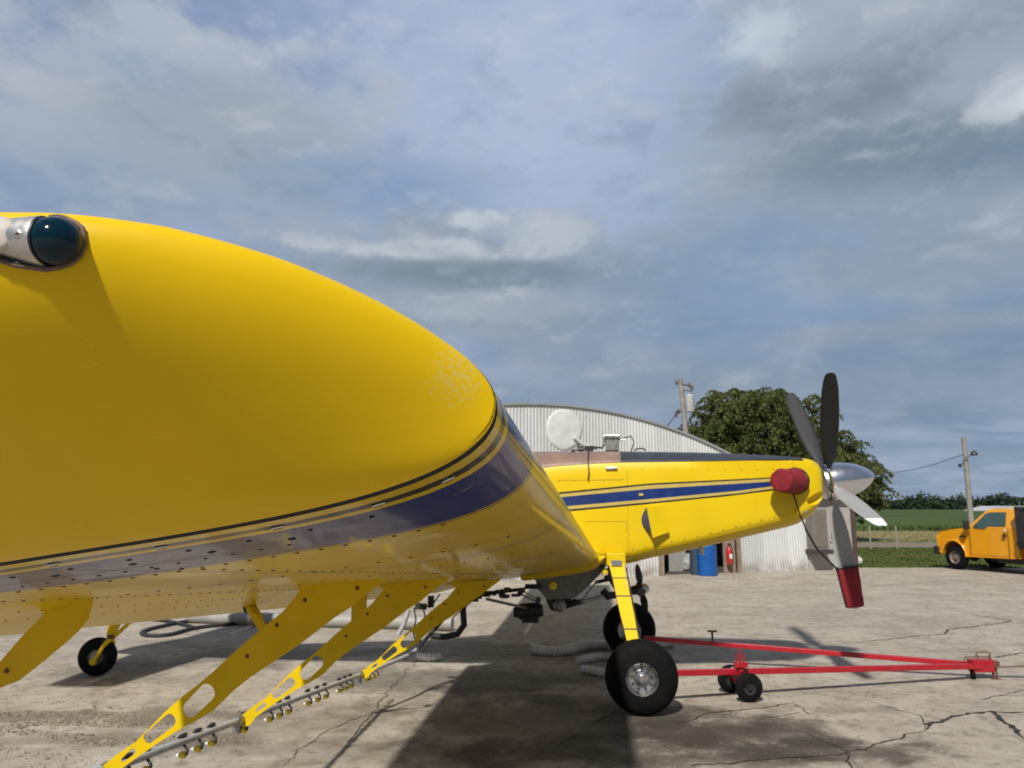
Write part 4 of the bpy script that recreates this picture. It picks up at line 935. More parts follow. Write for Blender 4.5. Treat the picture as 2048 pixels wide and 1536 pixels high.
# ================================================================== GROUND
def obj_nt(m): P = NT(m.node_tree); return P, P.n['Principled BSDF']
def base_mat(name):
    m = bpy.data.materials.new(name); m.use_nodes = True; return m
def concrete_mat():
    m = base_mat('weathered_concrete'); P, b = obj_nt(m); tco = P.new('ShaderNodeTexCoord').outputs['Object']
    x, y, z = P.sep(tco)
    big = P.noise(tco, .22, 6, .6, .4); med = P.noise(tco, 1.3, 8, .62, .3); fine = P.noise(tco, 22, 8, .7); grit = P.noise(tco, 120, 4, .6)
    mp = P.new('ShaderNodeMapping'); P.l.new(tco, mp.inputs[0]); mp.inputs['Rotation'].default_value = (0, 0, R(12)); mp.inputs['Scale'].default_value = (.35, 1.6, 1)
    streak = P.noise(mp.outputs[0], 1.6, 7, .6, .5)
    c = P.mix(P.smooth(med, .3, .72), (.335, .290, .230), (.475, .425, .352))
    c = P.mix(P.mul(P.smooth(streak, .50, .72), .45), c, (.20, .172, .135))
    c = P.mix(P.mul(P.smooth(big, .5, .68), .35), c, (.235, .205, .165))
    c = P.mix(P.mul(P.smooth(fine, .52, .72), .5), c, (.13, .11, .088))
    mid = P.noise(tco, 6.5, 8, .68, .4)
    c = P.mix(P.mul(P.smooth(mid, .50, .64), .58), c, (.165, .142, .112))
    c = P.mix(P.mul(P.smooth(mid, .46, .34), .30), c, (.46, .415, .35))
    c = P.mix(P.mul(P.smooth(fine, .45, .28), .35), c, (.47, .42, .35))
    c = P.mix(P.mul(P.smooth(grit, .56, .70), .55), c, (.10, .09, .08))
    c = P.mix(P.mul(P.smooth(grit, .42, .30), .25), c, (.5, .46, .4))
    wv = P.vadd(tco, P.vscale(P.noise(tco, 2.2, 5, .6, 0, True), .55))
    for vs_, wd, f in ((1.1, .008, .5), (3.1, .012, .34)):
        v = P.new('ShaderNodeTexVoronoi', feature='DISTANCE_TO_EDGE'); P.l.new(wv, v.inputs['Vector']); v.inputs['Scale'].default_value = vs_
        on = P.smooth(P.noise(tco, .9 if vs_ < 2 else 1.7, 4, .5), .47, .58)
        c = P.mix(P.mul(P.mul(P.smooth(v.outputs['Distance'], wd, wd*.3), on), f), c, (.05, .042, .034))
    def patch(px, py, rx, ry, f, colr, warp=1.0, ns=None, lo=1.25, hi=.5):
        nonlocal c
        g = G(px, py); qx = P.mul(P.sub(x, g.x), 1/rx); qy = P.mul(P.sub(y, g.y), 1/ry)
        d = P.m('SQRT', P.add(P.mul(qx, qx), P.mul(qy, qy)))
        d = P.add(d, P.mul(P.sub(med, .5), 2.2*warp)); d = P.add(d, P.mul(P.sub(fine, .5), .8*warp))
        c = P.mix(P.mul(P.smooth(d, lo, hi), f), c, colr)
    oil = (.050, .041, .032)
    patch(1330, 1430, .9, .35, .65, oil, 1.3); patch(1560, 1500, 1.3, .28, .6, (.075, .058, .043), 1.7); patch(1500, 1450, .9, .3, .5, oil, 1.3); patch(1180, 1400, .8, .3, .4, oil, 1.3); patch(1600, 1485, .7, .2, .7, oil, 1.6); patch(1420, 1470, .9, .35, .6, (.085, .065, .048), 1.5); patch(1700, 1420, .6, .2, .35, (.12, .095, .07), 1.5); patch(1400, 1520, 1.2, .25, .5, oil, 1.4)
    patch(1080, 1450, 1.7, 1.1, .5, oil, 1.5); patch(1440, 1470, 1.3, .55, .62, oil); patch(1230, 1500, 1.6, .5, .55, oil)
    patch(1650, 1500, 1.0, .28, .45, oil); patch(900, 1360, 1.6, .8, .55, oil); patch(1000, 1300, 1.6, .8, .4, oil)
    patch(520, 1310, 1.6, .8, .5, (.07, .062, .052)); patch(250, 1345, 1.1, .7, .45, (.06, .055, .048)); patch(120, 1432, 2.2, .25, .6, (.13, .098, .07), 1.5); patch(100, 1480, 2.0, .22, .5, (.15, .115, .085), 1.5); patch(650, 1440, 1.5, .6, .35, (.12, .095, .07))
    patch(1545, 1412, .55, .2, .3, oil); patch(700, 1500, 1.4, .3, .3, oil); patch(1350, 1285, .5, .2, .3, oil)
    P.put(b.inputs['Base Color'], c); P.put(b.inputs['Roughness'], P.lin(med, .3, .7, .78, .92)); b.inputs['Specular IOR Level'].default_value = .3
    bn = P.new('ShaderNodeBump'); bn.inputs['Strength'].default_value = .9; bn.inputs['Distance'].default_value = .018
    P.put(bn.inputs['Height'], P.add(P.mul(med, .9), P.add(P.mul(fine, .5), P.mul(grit, .25)))); P.l.new(bn.outputs[0], b.inputs['Normal'])
    return m
M['concrete'] = concrete_mat()
def earth_mat(name, a, b2, sc=.8, extra=None, bump=.5):
    m = base_mat(name); P, b = obj_nt(m); tco = P.new('ShaderNodeTexCoord').outputs['Object']
    c = P.mix(P.smooth(P.noise(tco, sc, 7, .65), .35, .65), a, b2)
    c = P.mix(P.mul(P.smooth(P.noise(tco, sc*14, 6, .7), .5, .7), .5), c, [v*.55 for v in a])
    if extra: c = P.mix(P.smooth(P.noise(tco, sc*.3, 5, .6), .52, .66), c, extra)
    P.put(b.inputs['Base Color'], c); b.inputs['Roughness'].default_value = .95; b.inputs['Specular IOR Level'].default_value = .1
    bn = P.new('ShaderNodeBump'); bn.inputs['Strength'].default_value = bump; bn.inputs['Distance'].default_value = .1
    P.put(bn.inputs['Height'], P.noise(tco, sc*10, 6, .7)); P.l.new(bn.outputs[0], b.inputs['Normal'])
    return m
M['grass'] = earth_mat('rough_grass', (.065, .095, .028), (.13, .14, .055), .5, (.17, .15, .06))
M['dry'] = earth_mat('dry_grass', (.25, .215, .115), (.17, .16, .07), .6)
M['crop'] = earth_mat('bean_field', (.052, .082, .028), (.072, .108, .040), .15)
M['gravel'] = earth_mat('gravel', (.26, .22, .18), (.20, .17, .14), 2)
def sheet(name, pts, z, m_, **k):
    b_ = MB(); b_.add([(x, y, z) for x, y in pts], [tuple(range(len(pts)))]); return b_.build(name, m_, None, **k)
sheet('ground', [(-3000, -3000), (3000, -3000), (3000, 3000), (-3000, 3000)], -.03, M['crop'], kind='structure')
gx = G(1712, 1138); g2 = G(2048, 1130)
edge = []
rr = random.Random(5)
for i in range(60):
    x = -60 + 2.4*i; edge.append((x, 25.6 + (x-11)*.02 + rr.uniform(-.18, .18)))
sheet('grass_verge', [(-300, 20), (300, 20), (300, 66), (-300, 66)], -.012, M['grass'], kind='structure')
sheet('apron', [(-60, -30), (84, -30)] + [(x, y) for x, y in edge[::-1]], 0, M['concrete'], kind='structure')
sheet('dry_strip', [(-300, 47), (300, 47), (300, 62), (-300, 62)], -.006, M['dry'], kind='structure')
sheet('gravel_road', [(-300, 38), (300, 38), (300, 43), (-300, 43)], -.004, M['gravel'], kind='structure')
# crop field as a raised uneven canopy
b_ = MB(); nx, ny = 150, 60; vs = []; 
for j in range(ny+1):
    y = 62 + (j/ny)**2.2*240
    for i in range(nx+1):
        x = -60 + 340*i/nx; h = .55 if j else -.02
        vs.append((x + rr.uniform(-.5, .5), y + rr.uniform(-.2, .2), h + (rr.uniform(-.10, .10) if j else 0)))
b_.add(vs, [(j*(nx+1)+i, j*(nx+1)+i+1, (j+1)*(nx+1)+i+1, (j+1)*(nx+1)+i) for j in range(ny) for i in range(nx)])
b_.build('bean_field', M['crop'], None, smooth=180, kind='structure')
# grass tufts along the verge
def tufts(name, n, x0, x1, y0, y1, h, m_, label, z=0., wdt=.02):
    b_ = MB(); r_ = random.Random(11)
    for i in range(n):
        x = r_.uniform(x0, x1); y = r_.uniform(y0, y1); a = r_.uniform(0, 6.28); hh = h*r_.uniform(.5, 1.3); w_ = wdt*r_.uniform(.6, 1.6)
        dx_, dy_ = math.cos(a)*w_, math.sin(a)*w_; lx_, ly_ = r_.uniform(-.4, .4)*hh, r_.uniform(-.4, .4)*hh
        b_.add([(x-dx_, y-dy_, z), (x+dx_, y+dy_, z), (x+lx_, y+ly_, z+hh)], [(0, 1, 2)])
    return b_.build(name, m_, None, fixn=False, kind='stuff', label=label, cat='grass')
def leafmat(name, a, b2, tr=.25):
    m = base_mat(name); P, b = obj_nt(m); tco = P.new('ShaderNodeTexCoord').outputs['Object']
    oi = P.new('ShaderNodeNewGeometry').outputs['Random Per Island']
    c = P.mix(P.smooth(P.noise(tco, .8, 4), .35, .65), a, b2); c = P.mix(P.mul(oi, .4), c, [v*1.5 for v in b2])
    P.put(b.inputs['Base Color'], c); b.inputs['Roughness'].default_value = .7; b.inputs['Specular IOR Level'].default_value = .2
    t = P.new('ShaderNodeBsdfTranslucent'); P.put(t.inputs[0], c); mx = P.new('ShaderNodeMixShader'); mx.inputs[0].default_value = tr
    P.l.new(b.outputs[0], mx.inputs[1]); P.l.new(t.outputs[0], mx.inputs[2]); P.l.new(mx.outputs[0], P.n['Material Output'].inputs[0]); return m
M['blade'] = leafmat('grass_blades', (.05, .085, .018), (.10, .125, .035))
M['cropleaf'] = leafmat('bean_leaves', (.04, .075, .022), (.06, .10, .03))
tufts('verge_grass', 26000, 9, 40, 25.7, 37.5, .07, M['blade'], 'green grass growing between the apron and the gravel road', -.01, .03)
tufts('dry_grass', 6000, 14, 70, 43.2, 60, .14, mat('straw', (.24, .21, .10), .9, var=.3, vscale=3), 'dry tan grass strip beyond the gravel road', -.01, .05)
tufts('crop_edge', 26000, 12, 110, 61.5, 72, .22, M['cropleaf'], 'dark green bean plants at the near edge of the field', .25, .10)
# cracks
def crack(pts, w0, jit=.03, z=.003, seed=1):
    r_ = random.Random(seed); P_ = [G(x, y, z) for x, y in pts]; out = []
    for a, b in zip(P_, P_[1:]):
        n = max(2, int((b-a).length/.05)); d = (b-a).normalized(); nn = Vector((-d.y, d.x, 0)); off = 0
        for k in range(n):
            off = off*.7 + r_.uniform(-jit, jit); e = math.sin(math.pi*(k/n)); out.append((a.lerp(b, k/n) + nn*off*e, nn))
    out.append((P_[-1], nn)); m_ = len(out); L_ = []; Rr = []
    for i, (p, nn) in enumerate(out):
        w_ = w0*(.35 + .9*r_.random())*min(1, 4*min(i+1, m_-i)/m_*2); L_.append(p + nn*w_/2); Rr.append(p - nn*w_/2)
    return L_, Rr
b_ = MB()
CR = [([(2048, 1478), (1985, 1422), (1905, 1432), (1862, 1446), (1850, 1462)], .05), ([(1850, 1462), (1760, 1486), (1690, 1505), (1640, 1512)], .022), ([(2048, 1424), (1985, 1422)], .04), ([(1690, 1505), (1705, 1536)], .02), ([(1700, 1505), (1640, 1480), (1590, 1460)], .02),
      ([(1700, 1288), (1725, 1283), (1830, 1272), (1890, 1268), (1895, 1260), (1915, 1256), (2005, 1246), (2020, 1240), (1960, 1232), (1930, 1222)], .035), ([(1985, 1315), (2048, 1304)], .035), ([(1960, 1400), (2048, 1380)], .015),
      ([(1350, 1392), (1500, 1384), (1800, 1366), (1930, 1358)], .013), ([(1350, 1449), (1420, 1425), (1550, 1412), (1590, 1404)], .02), ([(1590, 1408), (1620, 1428)], .015), ([(1510, 1440), (1600, 1425)], .012),
      ([(560, 1536), (640, 1470), (700, 1440), (860, 1400)], .010), ([(880, 1250), (850, 1300), (700, 1480), (660, 1536)], .012), ([(1340, 1360), (1200, 1440), (1100, 1500)], .012), ([(1850, 1460), (1840, 1430), (1730, 1400)], .012),
      ([(1300, 1235), (1420, 1228), (1560, 1232), (1620, 1236)], .012), ([(1330, 1180), (1420, 1176), (1500, 1182)], .012), ([(1705, 1176), (1800, 1168), (1950, 1160)], .02), ([(1640, 1512), (1500, 1520), (1380, 1530)], .02)]
for i, (p, w0) in enumerate(CR):
    l_, r2 = crack(p, w0, .028, .003 + .0001*i, i+3); b_.loft([l_, r2], closed=False)
b_.build('pavement_cracks', mat('crack_dark', (.028, .022, .017), .95), None, fixn=False, kind='structure')  # dark brown ribbons laid along the crack lines
# grit and gravel
b_ = MB(); r_ = random.Random(9)
def pebble(p, r):
    k = 5; vs = [p + Vector((math.cos(a)*r*r_.uniform(.7, 1.2), math.sin(a)*r*r_.uniform(.7, 1.2), 0)) for a in [2*math.pi*j/k for j in range(k)]]
    top = [p + Vector(((v-p).x*.55, (v-p).y*.55, r*r_.uniform(.5, 1.))) for v in vs]
    b_.cur = 0 if r_.random() < .6 else 1
    b_.add(vs+top, [(j, (j+1) % k, k+(j+1) % k, k+j) for j in range(k)] + [tuple(k+j for j in range(k))])
for i in range(7500):
    px = r_.gauss(120, 170); py = r_.gauss(1455, 28); 
    if px < -150 or px > 520 or py < 1395: continue
    q = G(px, py, 0)
    if noise.noise(Vector((q.x*1.3, q.y*4., 0))) < .02: continue
    pebble(G(px, py, .0), r_.uniform(.003, .011)*(1.6 if r_.random() < .06 else 1))
for i in range(1600): pebble(G(r_.uniform(0, 2048), r_.uniform(1330, 1560), 0), r_.uniform(.002, .006))
b_.build('loose_gravel', [mat('pebble_grey', (.28, .24, .19), .9, var=.3), mat('pebble_brown', (.12, .085, .06), .9, var=.3)], None, fixn=False, kind='stuff', label='loose gravel and grit washed over the concrete at the lower left', cat='gravel')
b_ = MB(); 
for i in range(40):   # low ridges of washed silt
    pass
# ================================================================== HANGAR
H0 = G(1262, 1153); H1 = G(1618, 1141); hd = (H1-H0).normalized(); hn = Vector((hd.y, -hd.x, 0))
hang = empty('hangar', H0, math.atan2(hd.y, hd.x), label='corrugated metal hangar with an arched roof behind the aircraft nose', cat='hangar')
def HP(px, py, dep=0.):     # photo point -> (distance along the front, height); dep metres in front of it
    d = ray(px, py); n = Vector((hn.x, hn.y, 0)); q = Vector((0, 0, EYE)); t = ((H0 + hn*dep - q).dot(n))/d.dot(n); p = q + d*t
    return (p - H0).dot(hd), p.z
pk = HP(1092, 810); e_ = HP(1400, 882); e2 = HP(1300, 836)
# circle through peak (horizontal tangent) and e_
dxx = e_[0]-pk[0]; drop = pk[1]-e_[1]; HR = (dxx*dxx + drop*drop)/(2*drop)
xr = HP(1618, 1141)[0]; xl = 2*pk[0] - xr
def arc(x): return pk[1] - HR + math.sqrt(max(HR*HR - (x-pk[0])**2, 0))
print('hangar', pk, e_, e2, arc(e2[0]), HR, xl, xr, arc(xr))
d0x = HP(1321, 1140)[0]; d1x = HP(1478, 1140)[0]; DZ = 2.55
def corrugated(x0, x1, zb, zt, pitch=.105, amp=.018, ybase=0.):
    b_ = MB(); n = int((x1-x0)/pitch*4); vs = []; 
    for i in range(n+1):
        x = x0 + (x1-x0)*i/n; y = ybase + amp*math.sin(2*math.pi*x/pitch)
        vs += [(x, y, zb(x)), (x, y, zt(x))]
    b_.add(vs, [(2*i, 2*i+2, 2*i+3, 2*i+1) for i in range(n)]); return b_
def tinmat(name, c0, streak=.35):
    m = base_mat(name); P, b = obj_nt(m); tco = P.new('ShaderNodeTexCoord').outputs['Object']; x, y, z = P.sep(tco)
    sheetn = P.new('ShaderNodeTexWhiteNoise', noise_dimensions='1D'); P.put(sheetn.inputs['W'], P.m('FLOOR', P.mul(x, 1/.95)))
    c = P.mix(sheetn.outputs[0], [v*.86 for v in c0], [min(v*1.1, 1) for v in c0])
    mp = P.new('ShaderNodeMapping'); P.l.new(tco, mp.inputs[0]); mp.inputs['Scale'].default_value = (3, 1, .35)
    c = P.mix(P.mul(P.smooth(P.noise(mp.outputs[0], 2, 7, .65), .48, .7), streak), c, [v*.6 for v in c0])
    low = P.smooth(z, .55, 0.); c = P.mix(P.mul(P.mul(low, P.smooth(P.noise(tco, 3, 6, .7), .35, .6)), .7), c, (.22, .17, .12))
    P.put(b.inputs['Base Color'], c); b.inputs['Roughness'].default_value = .5; b.inputs['Metallic'].default_value = .25; return m
M['tin'] = tinmat('corrugated_tin', (.62, .63, .63))
M['tinroof'] = tinmat('roof_tin', (.42, .43, .44))
cor = [(xl, d0x, lambda x: 0), (d0x, d1x, lambda x: DZ), (d1x, xr, lambda x: 0)]
for i, (a, b, zb) in enumerate(cor): corrugated(a, b, zb, arc).build('front_wall', M['tin'], hang, fixn=False, smooth=60)
b_ = MB(); n = 60; rf = []
for off, y0 in ((.05, -.05), (.05, 22), (-.01, 22), (-.01, -.05)):
    rf.append([(xl-.1 + (xr-xl+.2)*i/n, y0, arc(xl + (xr-xl)*i/n) + off) for i in range(n+1)])
rf.append(rf[0]); b_.loft([[Vector(p) for p in r] for r in rf], closed=False); b_.build('roof', M['tinroof'], hang, smooth=60, fixn=False)
b_ = MB(); tr = [[Vector((x, -.06, arc(x)+o)) for x in [xl + (xr-xl)*i/n for i in range(n+1)]] for o in (-.01, .05)]; b_.loft(tr, closed=False); b_.build('fascia', mat('dull_trim', (.26, .28, .30), .6), hang, fixn=False)
b_ = MB(); b_.box(((xr), 11, arc(xr)/2), (.06, 22, arc(xr))); b_.box((xl, 11, arc(xl)/2), (.06, 22, arc(xl))); b_.box(((xl+xr)/2, 22, 1.5), (xr-xl, .06, 3)); b_.build('side_wall', M['tinroof'], hang)
b_ = MB(); b_.box(((d0x+d1x)/2, 4, .02), (d1x-d0x+3, 7.6, .02)); b_.build('floor', mat('oily_floor', (.06, .055, .05), .8), hang)
wood = mat('weathered_timber', (.26, .20, .15), .8, var=.25, vscale=8)
for px in (1322, 1477):
    x, _ = HP(px, 1120); b_ = MB(); b_.box((x, -.04, DZ/2), (.10, .12, DZ)); b_.build('door_post', wood, hang)
b_ = MB(); b_.box(((d0x+d1x)/2, -.04, DZ+.05), (d1x-d0x+.2, .12, .12)); b_.build('door_header', wood, hang)
x, _ = HP(1460, 1120); b_ = MB(); b_.box((x, .04, DZ/2), (.42, .05, DZ)); b_.build('door_leaf', wood, hang)
x0_, _ = HP(1372, 1120); x1_, _ = HP(1398, 1120); b_ = MB(); b_.box(((x0_+x1_)/2, .9, DZ/2), (x1_-x0_+.15, .05, DZ)); b_.build('inner_door', mat('grey_door', (.30, .29, .26), .7), hang)
# wrapped ventilator on the gable
cx, cz = HP(1136, 857, .3); er = (HP(1172, 857, .3)[0] - cx)
b_ = MB(); rg = []
rr2 = random.Random(4)
for t, y in ((1.0, .22), (1.0, .0), (.98, -.02), (.85, -.03), (.6, -.038), (.3, -.04), (.02, -.042)):
    rg.append([Vector((cx + er*t*math.cos(a)*(1+.015*math.sin(5*a+1)), y, cz + er*1.08*t*math.sin(a)*(1+.02*math.sin(7*a)))) for a in [2*math.pi*k/48 for k in range(48)]])
b_.loft(rg, closed=True, caps=True)
pm = mat('white_plastic_wrap', (.60, .61, .62), .6, var=.05, bump=.5, bscale=1.6, bdist=.12)
b_.build('fan_cover', pm, hang, smooth=60, fixn=False)
b_ = MB(); q = HP(1162, 884, .3); b_.tube([Vector((q[0]-.12, -.08, q[1]+.15)), Vector((q[0]+.1, -.1, q[1]-.02)), Vector((q[0]+.45, -.1, q[1]-.14))], [.05, .04, .03], 12); b_.build('cover_tail', pm, hang, smooth=60)
# lean-to at the right end
lx0 = xr + .03; lx1 = HP(1706, 1140)[0]; LH = HP(1690, 1000)[1]
b_ = MB(); b_.box(((lx0+lx1)/2, 2.0, LH/2), (lx1-lx0, 4.1, LH)); lean = b_.build('lean_to', mat('off_white_siding', (.40, .38, .36), .6, var=.05, dirt=(.25, .22, .18), dirt_f=.4), hang)
b_ = MB(); b_.box(((lx0+lx1)/2, 2.0, LH+.05), (lx1-lx0+.3, 4.5, .10)); b_.build('lean_to_roof', mat('brown_trim', (.07, .055, .045), .7), hang)
b_ = MB(); x = HP(1706, 1100)[0]; b_.box((x+.01, .02, LH/2), (.13, .30, LH)); b_.build('corner_board', mat('brown_board', (.075, .055, .045), .7, var=.2), hang)
xa = HP(1657, 1050)[0]; xb_ = HP(1667, 1050)[0]
b_ = MB(); z1 = HP(1660, 1018)[1]; z0 = HP(1660, 1080)[1]
b_.box(((xa+xb_)/2+.04, -.065, (z0+z1)/2), (xb_-xa+.22, .04, z1-z0+.12)); b_.build('window_frame', mat('dull_frame', (.42, .40, .38), .6), hang)
b_ = MB()
for k in range(4): b_.box(((xa+xb_)/2+.04, -.088, z0 + (z1-z0)*(k+.5)/4), (xb_-xa+.08, .012, (z1-z0)/4-.05))
b_.build('window_panes', mat('dark_glass', (.03, .035, .04), .08), hang)
# air conditioner hung on the wall
ax0 = HP(1623, 1060, .3)[0]; ax1 = HP(1651, 1060, .3)[0]; az1 = HP(1640, 1018, .3)[1]; az0 = HP(1640, 1102, .3)[1]
ac = empty('air_conditioner', H0 + hd*((ax0+ax1)/2) + hn*.06, math.atan2(hd.y, hd.x), label='grey louvred air conditioning unit hung on the pale wall behind the propeller', cat='air conditioner')
b_ = MB(); b_.box((0, -.17, (az0+az1)/2), (ax1-ax0, .34, az1-az0)); b_.build('case', mat('ac_case', (.17, .155, .13), .6, var=.1), ac, bevel=.02)
b_ = MB()
for k in range(22): z = az0 + .16 + (az1-az0-.22)*k/21; b_.box((-.02, -.352, z), (ax1-ax0-.12, .02, .022), Matrix.Rotation(R(25), 3, 'X'))
b_.build('louvre', mat('ac_louvre', (.34, .31, .26), .6), ac)
b_ = MB(); b_.box((0.02, -.20, az0-.02), (ax1-ax0+.14, .5, .14)); b_.build('shelf', mat('ac_shelf', (.05, .045, .042), .7), ac)
# barrels, extinguisher and clutter in the doorway
def barrel(px0, px1, pyb, pyt, m_, label, dep=.1, dark=False):
    x0b = HP(px0, pyb, dep)[0]; x1b = HP(px1, pyb, dep)[0]; r = (x1b-x0b)/2; h = .89
    root = empty('barrel', H0 + hd*((x0b+x1b)/2) + hn*(dep-r), 0, label=label, cat='barrel')
    b_ = MB(); P_ = [(0, 0), (0, r*.95), (.02, r)]
    for k in range(1, 12):
        z = h*k/12; P_ += [(z-.02, r), (z, r*(1.02 if k in (4, 8) else 1)), (z+.02, r)]
    P_ += [(h-.02, r), (h, r*.96), (h-.01, r*.93), (h-.03, r*.9), (h-.03, 0)]
    b_.lathe(P_, (0, 0, 0), (0, 0, 1), 32); b_.build('drum', m_, root, smooth=35)
    b_ = MB(); b_.lathe([(h-.03, 0.035), (h, .035), (h, 0)], (r*.55, 0, 0), (0, 0, 1), 12); b_.lathe([(h-.03, 0.035), (h, .035), (h, 0)], (-r*.55, 0, 0), (0, 0, 1), 12); b_.build('bung', M['black'], root, smooth=40)
barrel(1409, 1443, 1149, 1095, mat('blue_plastic', (.006, .085, .33), .35, var=.08), 'bright blue plastic barrel standing in front of the hangar door post', .75)
barrel(1389, 1411, 1146, 1097, mat('slate_plastic', (.035, .055, .085), .5, var=.1), 'dark slate blue barrel just left of the bright blue one', .3)
fx, fz = HP(1456, 1108, .08); fe = empty('fire_extinguisher', H0 + hd*fx + hn*.04 + Vector((0, 0, fz-.3)), math.atan2(hd.y, hd.x), label='red fire extinguisher hanging on the timber door leaf of the hangar', cat='fire extinguisher')
rp = mat('extinguisher_red', (.45, .02, .02), .35, coat=.3)
b_ = MB(); b_.lathe([(0, 0), (0, .085), (.02, .09), (.42, .09), (.50, .05), (.52, .03), (.56, .03), (.56, 0)], (0, -.10, 0), (0, 0, 1), 20); b_.build('cylinder', rp, fe, smooth=40)
b_ = MB(); b_.box((0, -.193, .24), (.09, .006, .14)); b_.build('instruction_panel', M['white'], fe); b_ = MB(); b_.box((.02, -.10, .60), (.12, .04, .05)); b_.build('handle', M['black'], fe)
b_ = MB(); b_.tube([Vector((.03, -.1, .58)), Vector((.12, -.12, .48)), Vector((.11, -.12, .2))], .014, 8); b_.build('nozzle_hose', M['hose'], fe, smooth=50)
tp = HP(1378, 1130, -.9); b_ = MB(); r3 = random.Random(2)
b_.ball((0, 0, .28), .30, (1, .7, 1), 18, 12)
o = b_.build('tarpaulin_bundle', mat('crumpled_sheet', (.30, .30, .30), .4, var=.3, vscale=6, bump=.8, bscale=8, bdist=.1), None, smooth=60, label='crumpled silvery bundle in the dark hangar doorway', cat='bundle')
o.location = H0 + hd*tp[0] - hn*.9; dmx = o.modifiers.new('d', 'DISPLACE'); tx2 = bpy.data.textures.new('crumple', 'CLOUDS'); tx2.noise_scale = .18; dmx.texture = tx2; dmx.strength = .22
b_ = MB(); b_.box((0, 0, .55), (1.1, .6, 1.1)); b_.box((.2, -.32, .5), (.4, .05, .7)); b_.box((0, -.05, 1.14), (1.2, .7, .06)); o = b_.build('workbench', mat('dark_bench', (.05, .045, .04), .8), None, bevel=.01, label='dark workbench just inside the hangar door', cat='bench'); q = HP(1340, 1130, -2.6); o.location = H0 + hd*q[0] - hn*2.6; o.rotation_euler = (0, 0, math.atan2(hd.y, hd.x))  # bench in one even dark brown
ww = G(1716, 1131); b_ = MB(); b_.ball((0, 0, .16), .17, (1, 1, .9), 14, 10); b_.lathe([(0, .10), (.03, .10), (.05, 0)], (0, 0, .28), (0, 0, 1), 12); o = b_.build('white_cap', mat('white_post_cap', (.55, .55, .5), .6), None, smooth=50, label='small white domed cap on the ground right of the lean-to', cat='cap'); o.location = ww

# ================================================================== TREES
def leaves(b_, c, rad, n, size, r_, droop=0.):
    for i in range(n):
        while True:
            v = Vector((r_.uniform(-1, 1), r_.uniform(-1, 1), r_.uniform(-1, 1)))
            if v.length < 1: break
        v = v*(.55 + .45*r_.random())
        p = Vector(c) + Vector((v.x*rad[0], v.y*rad[1], v.z*rad[2])); s = size*r_.uniform(.6, 1.4)
        a = Vector((r_.uniform(-1, 1), r_.uniform(-1, 1), r_.uniform(-1, 1) - droop)).normalized(); bb_ = a.cross(Vector((r_.uniform(-1, 1), r_.uniform(-1, 1), r_.uniform(-1, 1)))).normalized()
        b_.add([p, p + a*s*.5 + bb_*s*.25, p + a*s, p + a*s*.5 - bb_*s*.25], [(0, 1, 2, 3)])
def tree(base, H, lobes, nleaf, size, label, leafm, trunk_r=.3, name='tree', droop=.6, seed=1, group=None, strands=0):
    r_ = random.Random(seed); root = empty(name, base, 0, label=label, cat='tree', group=group)
    bark = M.setdefault('bark', mat('bark', (.10, .08, .06), .9, var=.3, vscale=3, bump=.5, bscale=8))
    b_ = MB(); b_.tube([(0, 0, -.1), (0.05, 0, H*.2), (-.05, .05, H*.4)], [trunk_r, trunk_r*.75, trunk_r*.55], 10)
    for c, rad in lobes: b_.tube([(0, 0, H*.3), Vector(c)*.5 + Vector((0, 0, H*.2)), c], [trunk_r*.4, trunk_r*.25, .02], 6)
    b_.build('trunk', bark, root, smooth=50)
    b_ = MB(); tot = sum(l[1][0]*l[1][1]*l[1][2] for l in lobes)
    for c, rad in lobes:
        k = int(nleaf*rad[0]*rad[1]*rad[2]/tot); sub_ = max(5, k//45)
        for j in range(sub_):
            while True:
                v = Vector((r_.uniform(-1, 1), r_.uniform(-1, 1), r_.uniform(-1, 1)))
                if .35 < v.length < 1: break
            cc = Vector(c) + Vector((v.x*rad[0], v.y*rad[1], v.z*rad[2])); f = r_.uniform(.10, .24)*min(rad)
            leaves(b_, cc, (f*1.3, f*1.3, f), 45, size, r_, droop)
    for i in range(strands):
        c, rad = lobes[r_.randrange(len(lobes))]; a = r_.uniform(0, 6.28); e = r_.uniform(.1, 1.35)
        p = Vector(c) + Vector((math.cos(a)*math.cos(e)*rad[0], math.sin(a)*math.cos(e)*rad[1], math.sin(e)*rad[2])); d = Vector((math.cos(a)*.6, math.sin(a)*.6, .5))
        for k in range(16):
            p = p + d*.09; d = d + Vector((0, 0, -.09)); leaves(b_, p, (.06, .06, .06), 3, size*.9, r_, 1.)
    b_.build('crown', leafm, root, fixn=False); return root
M['willow'] = leafmat('willow_leaves', (.060, .082, .022), (.125, .145, .048), .4)
def lob(px, py, rx, ry, Y, base, dpt=1.):
    c = D(px, py, Y) - Vector(base); f = Y/F_PX*1.03; return (c, (rx*f, max(rx, ry)*f*dpt, ry*f))
TY = 40; tbse = D(1530, 1050, TY); tbse.z = 0
tree(tbse, 8.5, [lob(1530, 880, 95, 95, TY, tbse), lob(1455, 880, 80, 70, TY, tbse), lob(1450, 830, 55, 45, TY+1, tbse), lob(1550, 835, 50, 45, TY-1, tbse), lob(1600, 870, 60, 75, TY, tbse), lob(1500, 820, 60, 40, TY, tbse), lob(1400, 900, 50, 50, TY+1, tbse), lob(1580, 940, 110, 60, TY, tbse), lob(1480, 940, 110, 60, TY, tbse)],
     60000, .20, 'broad bushy dark green willow rising behind the hangar and the raised propeller blades', M['willow'], .35, 'willow_tree', .8, 3, strands=190)
tb2 = D(1700, 1040, TY+4); tb2.z = 0
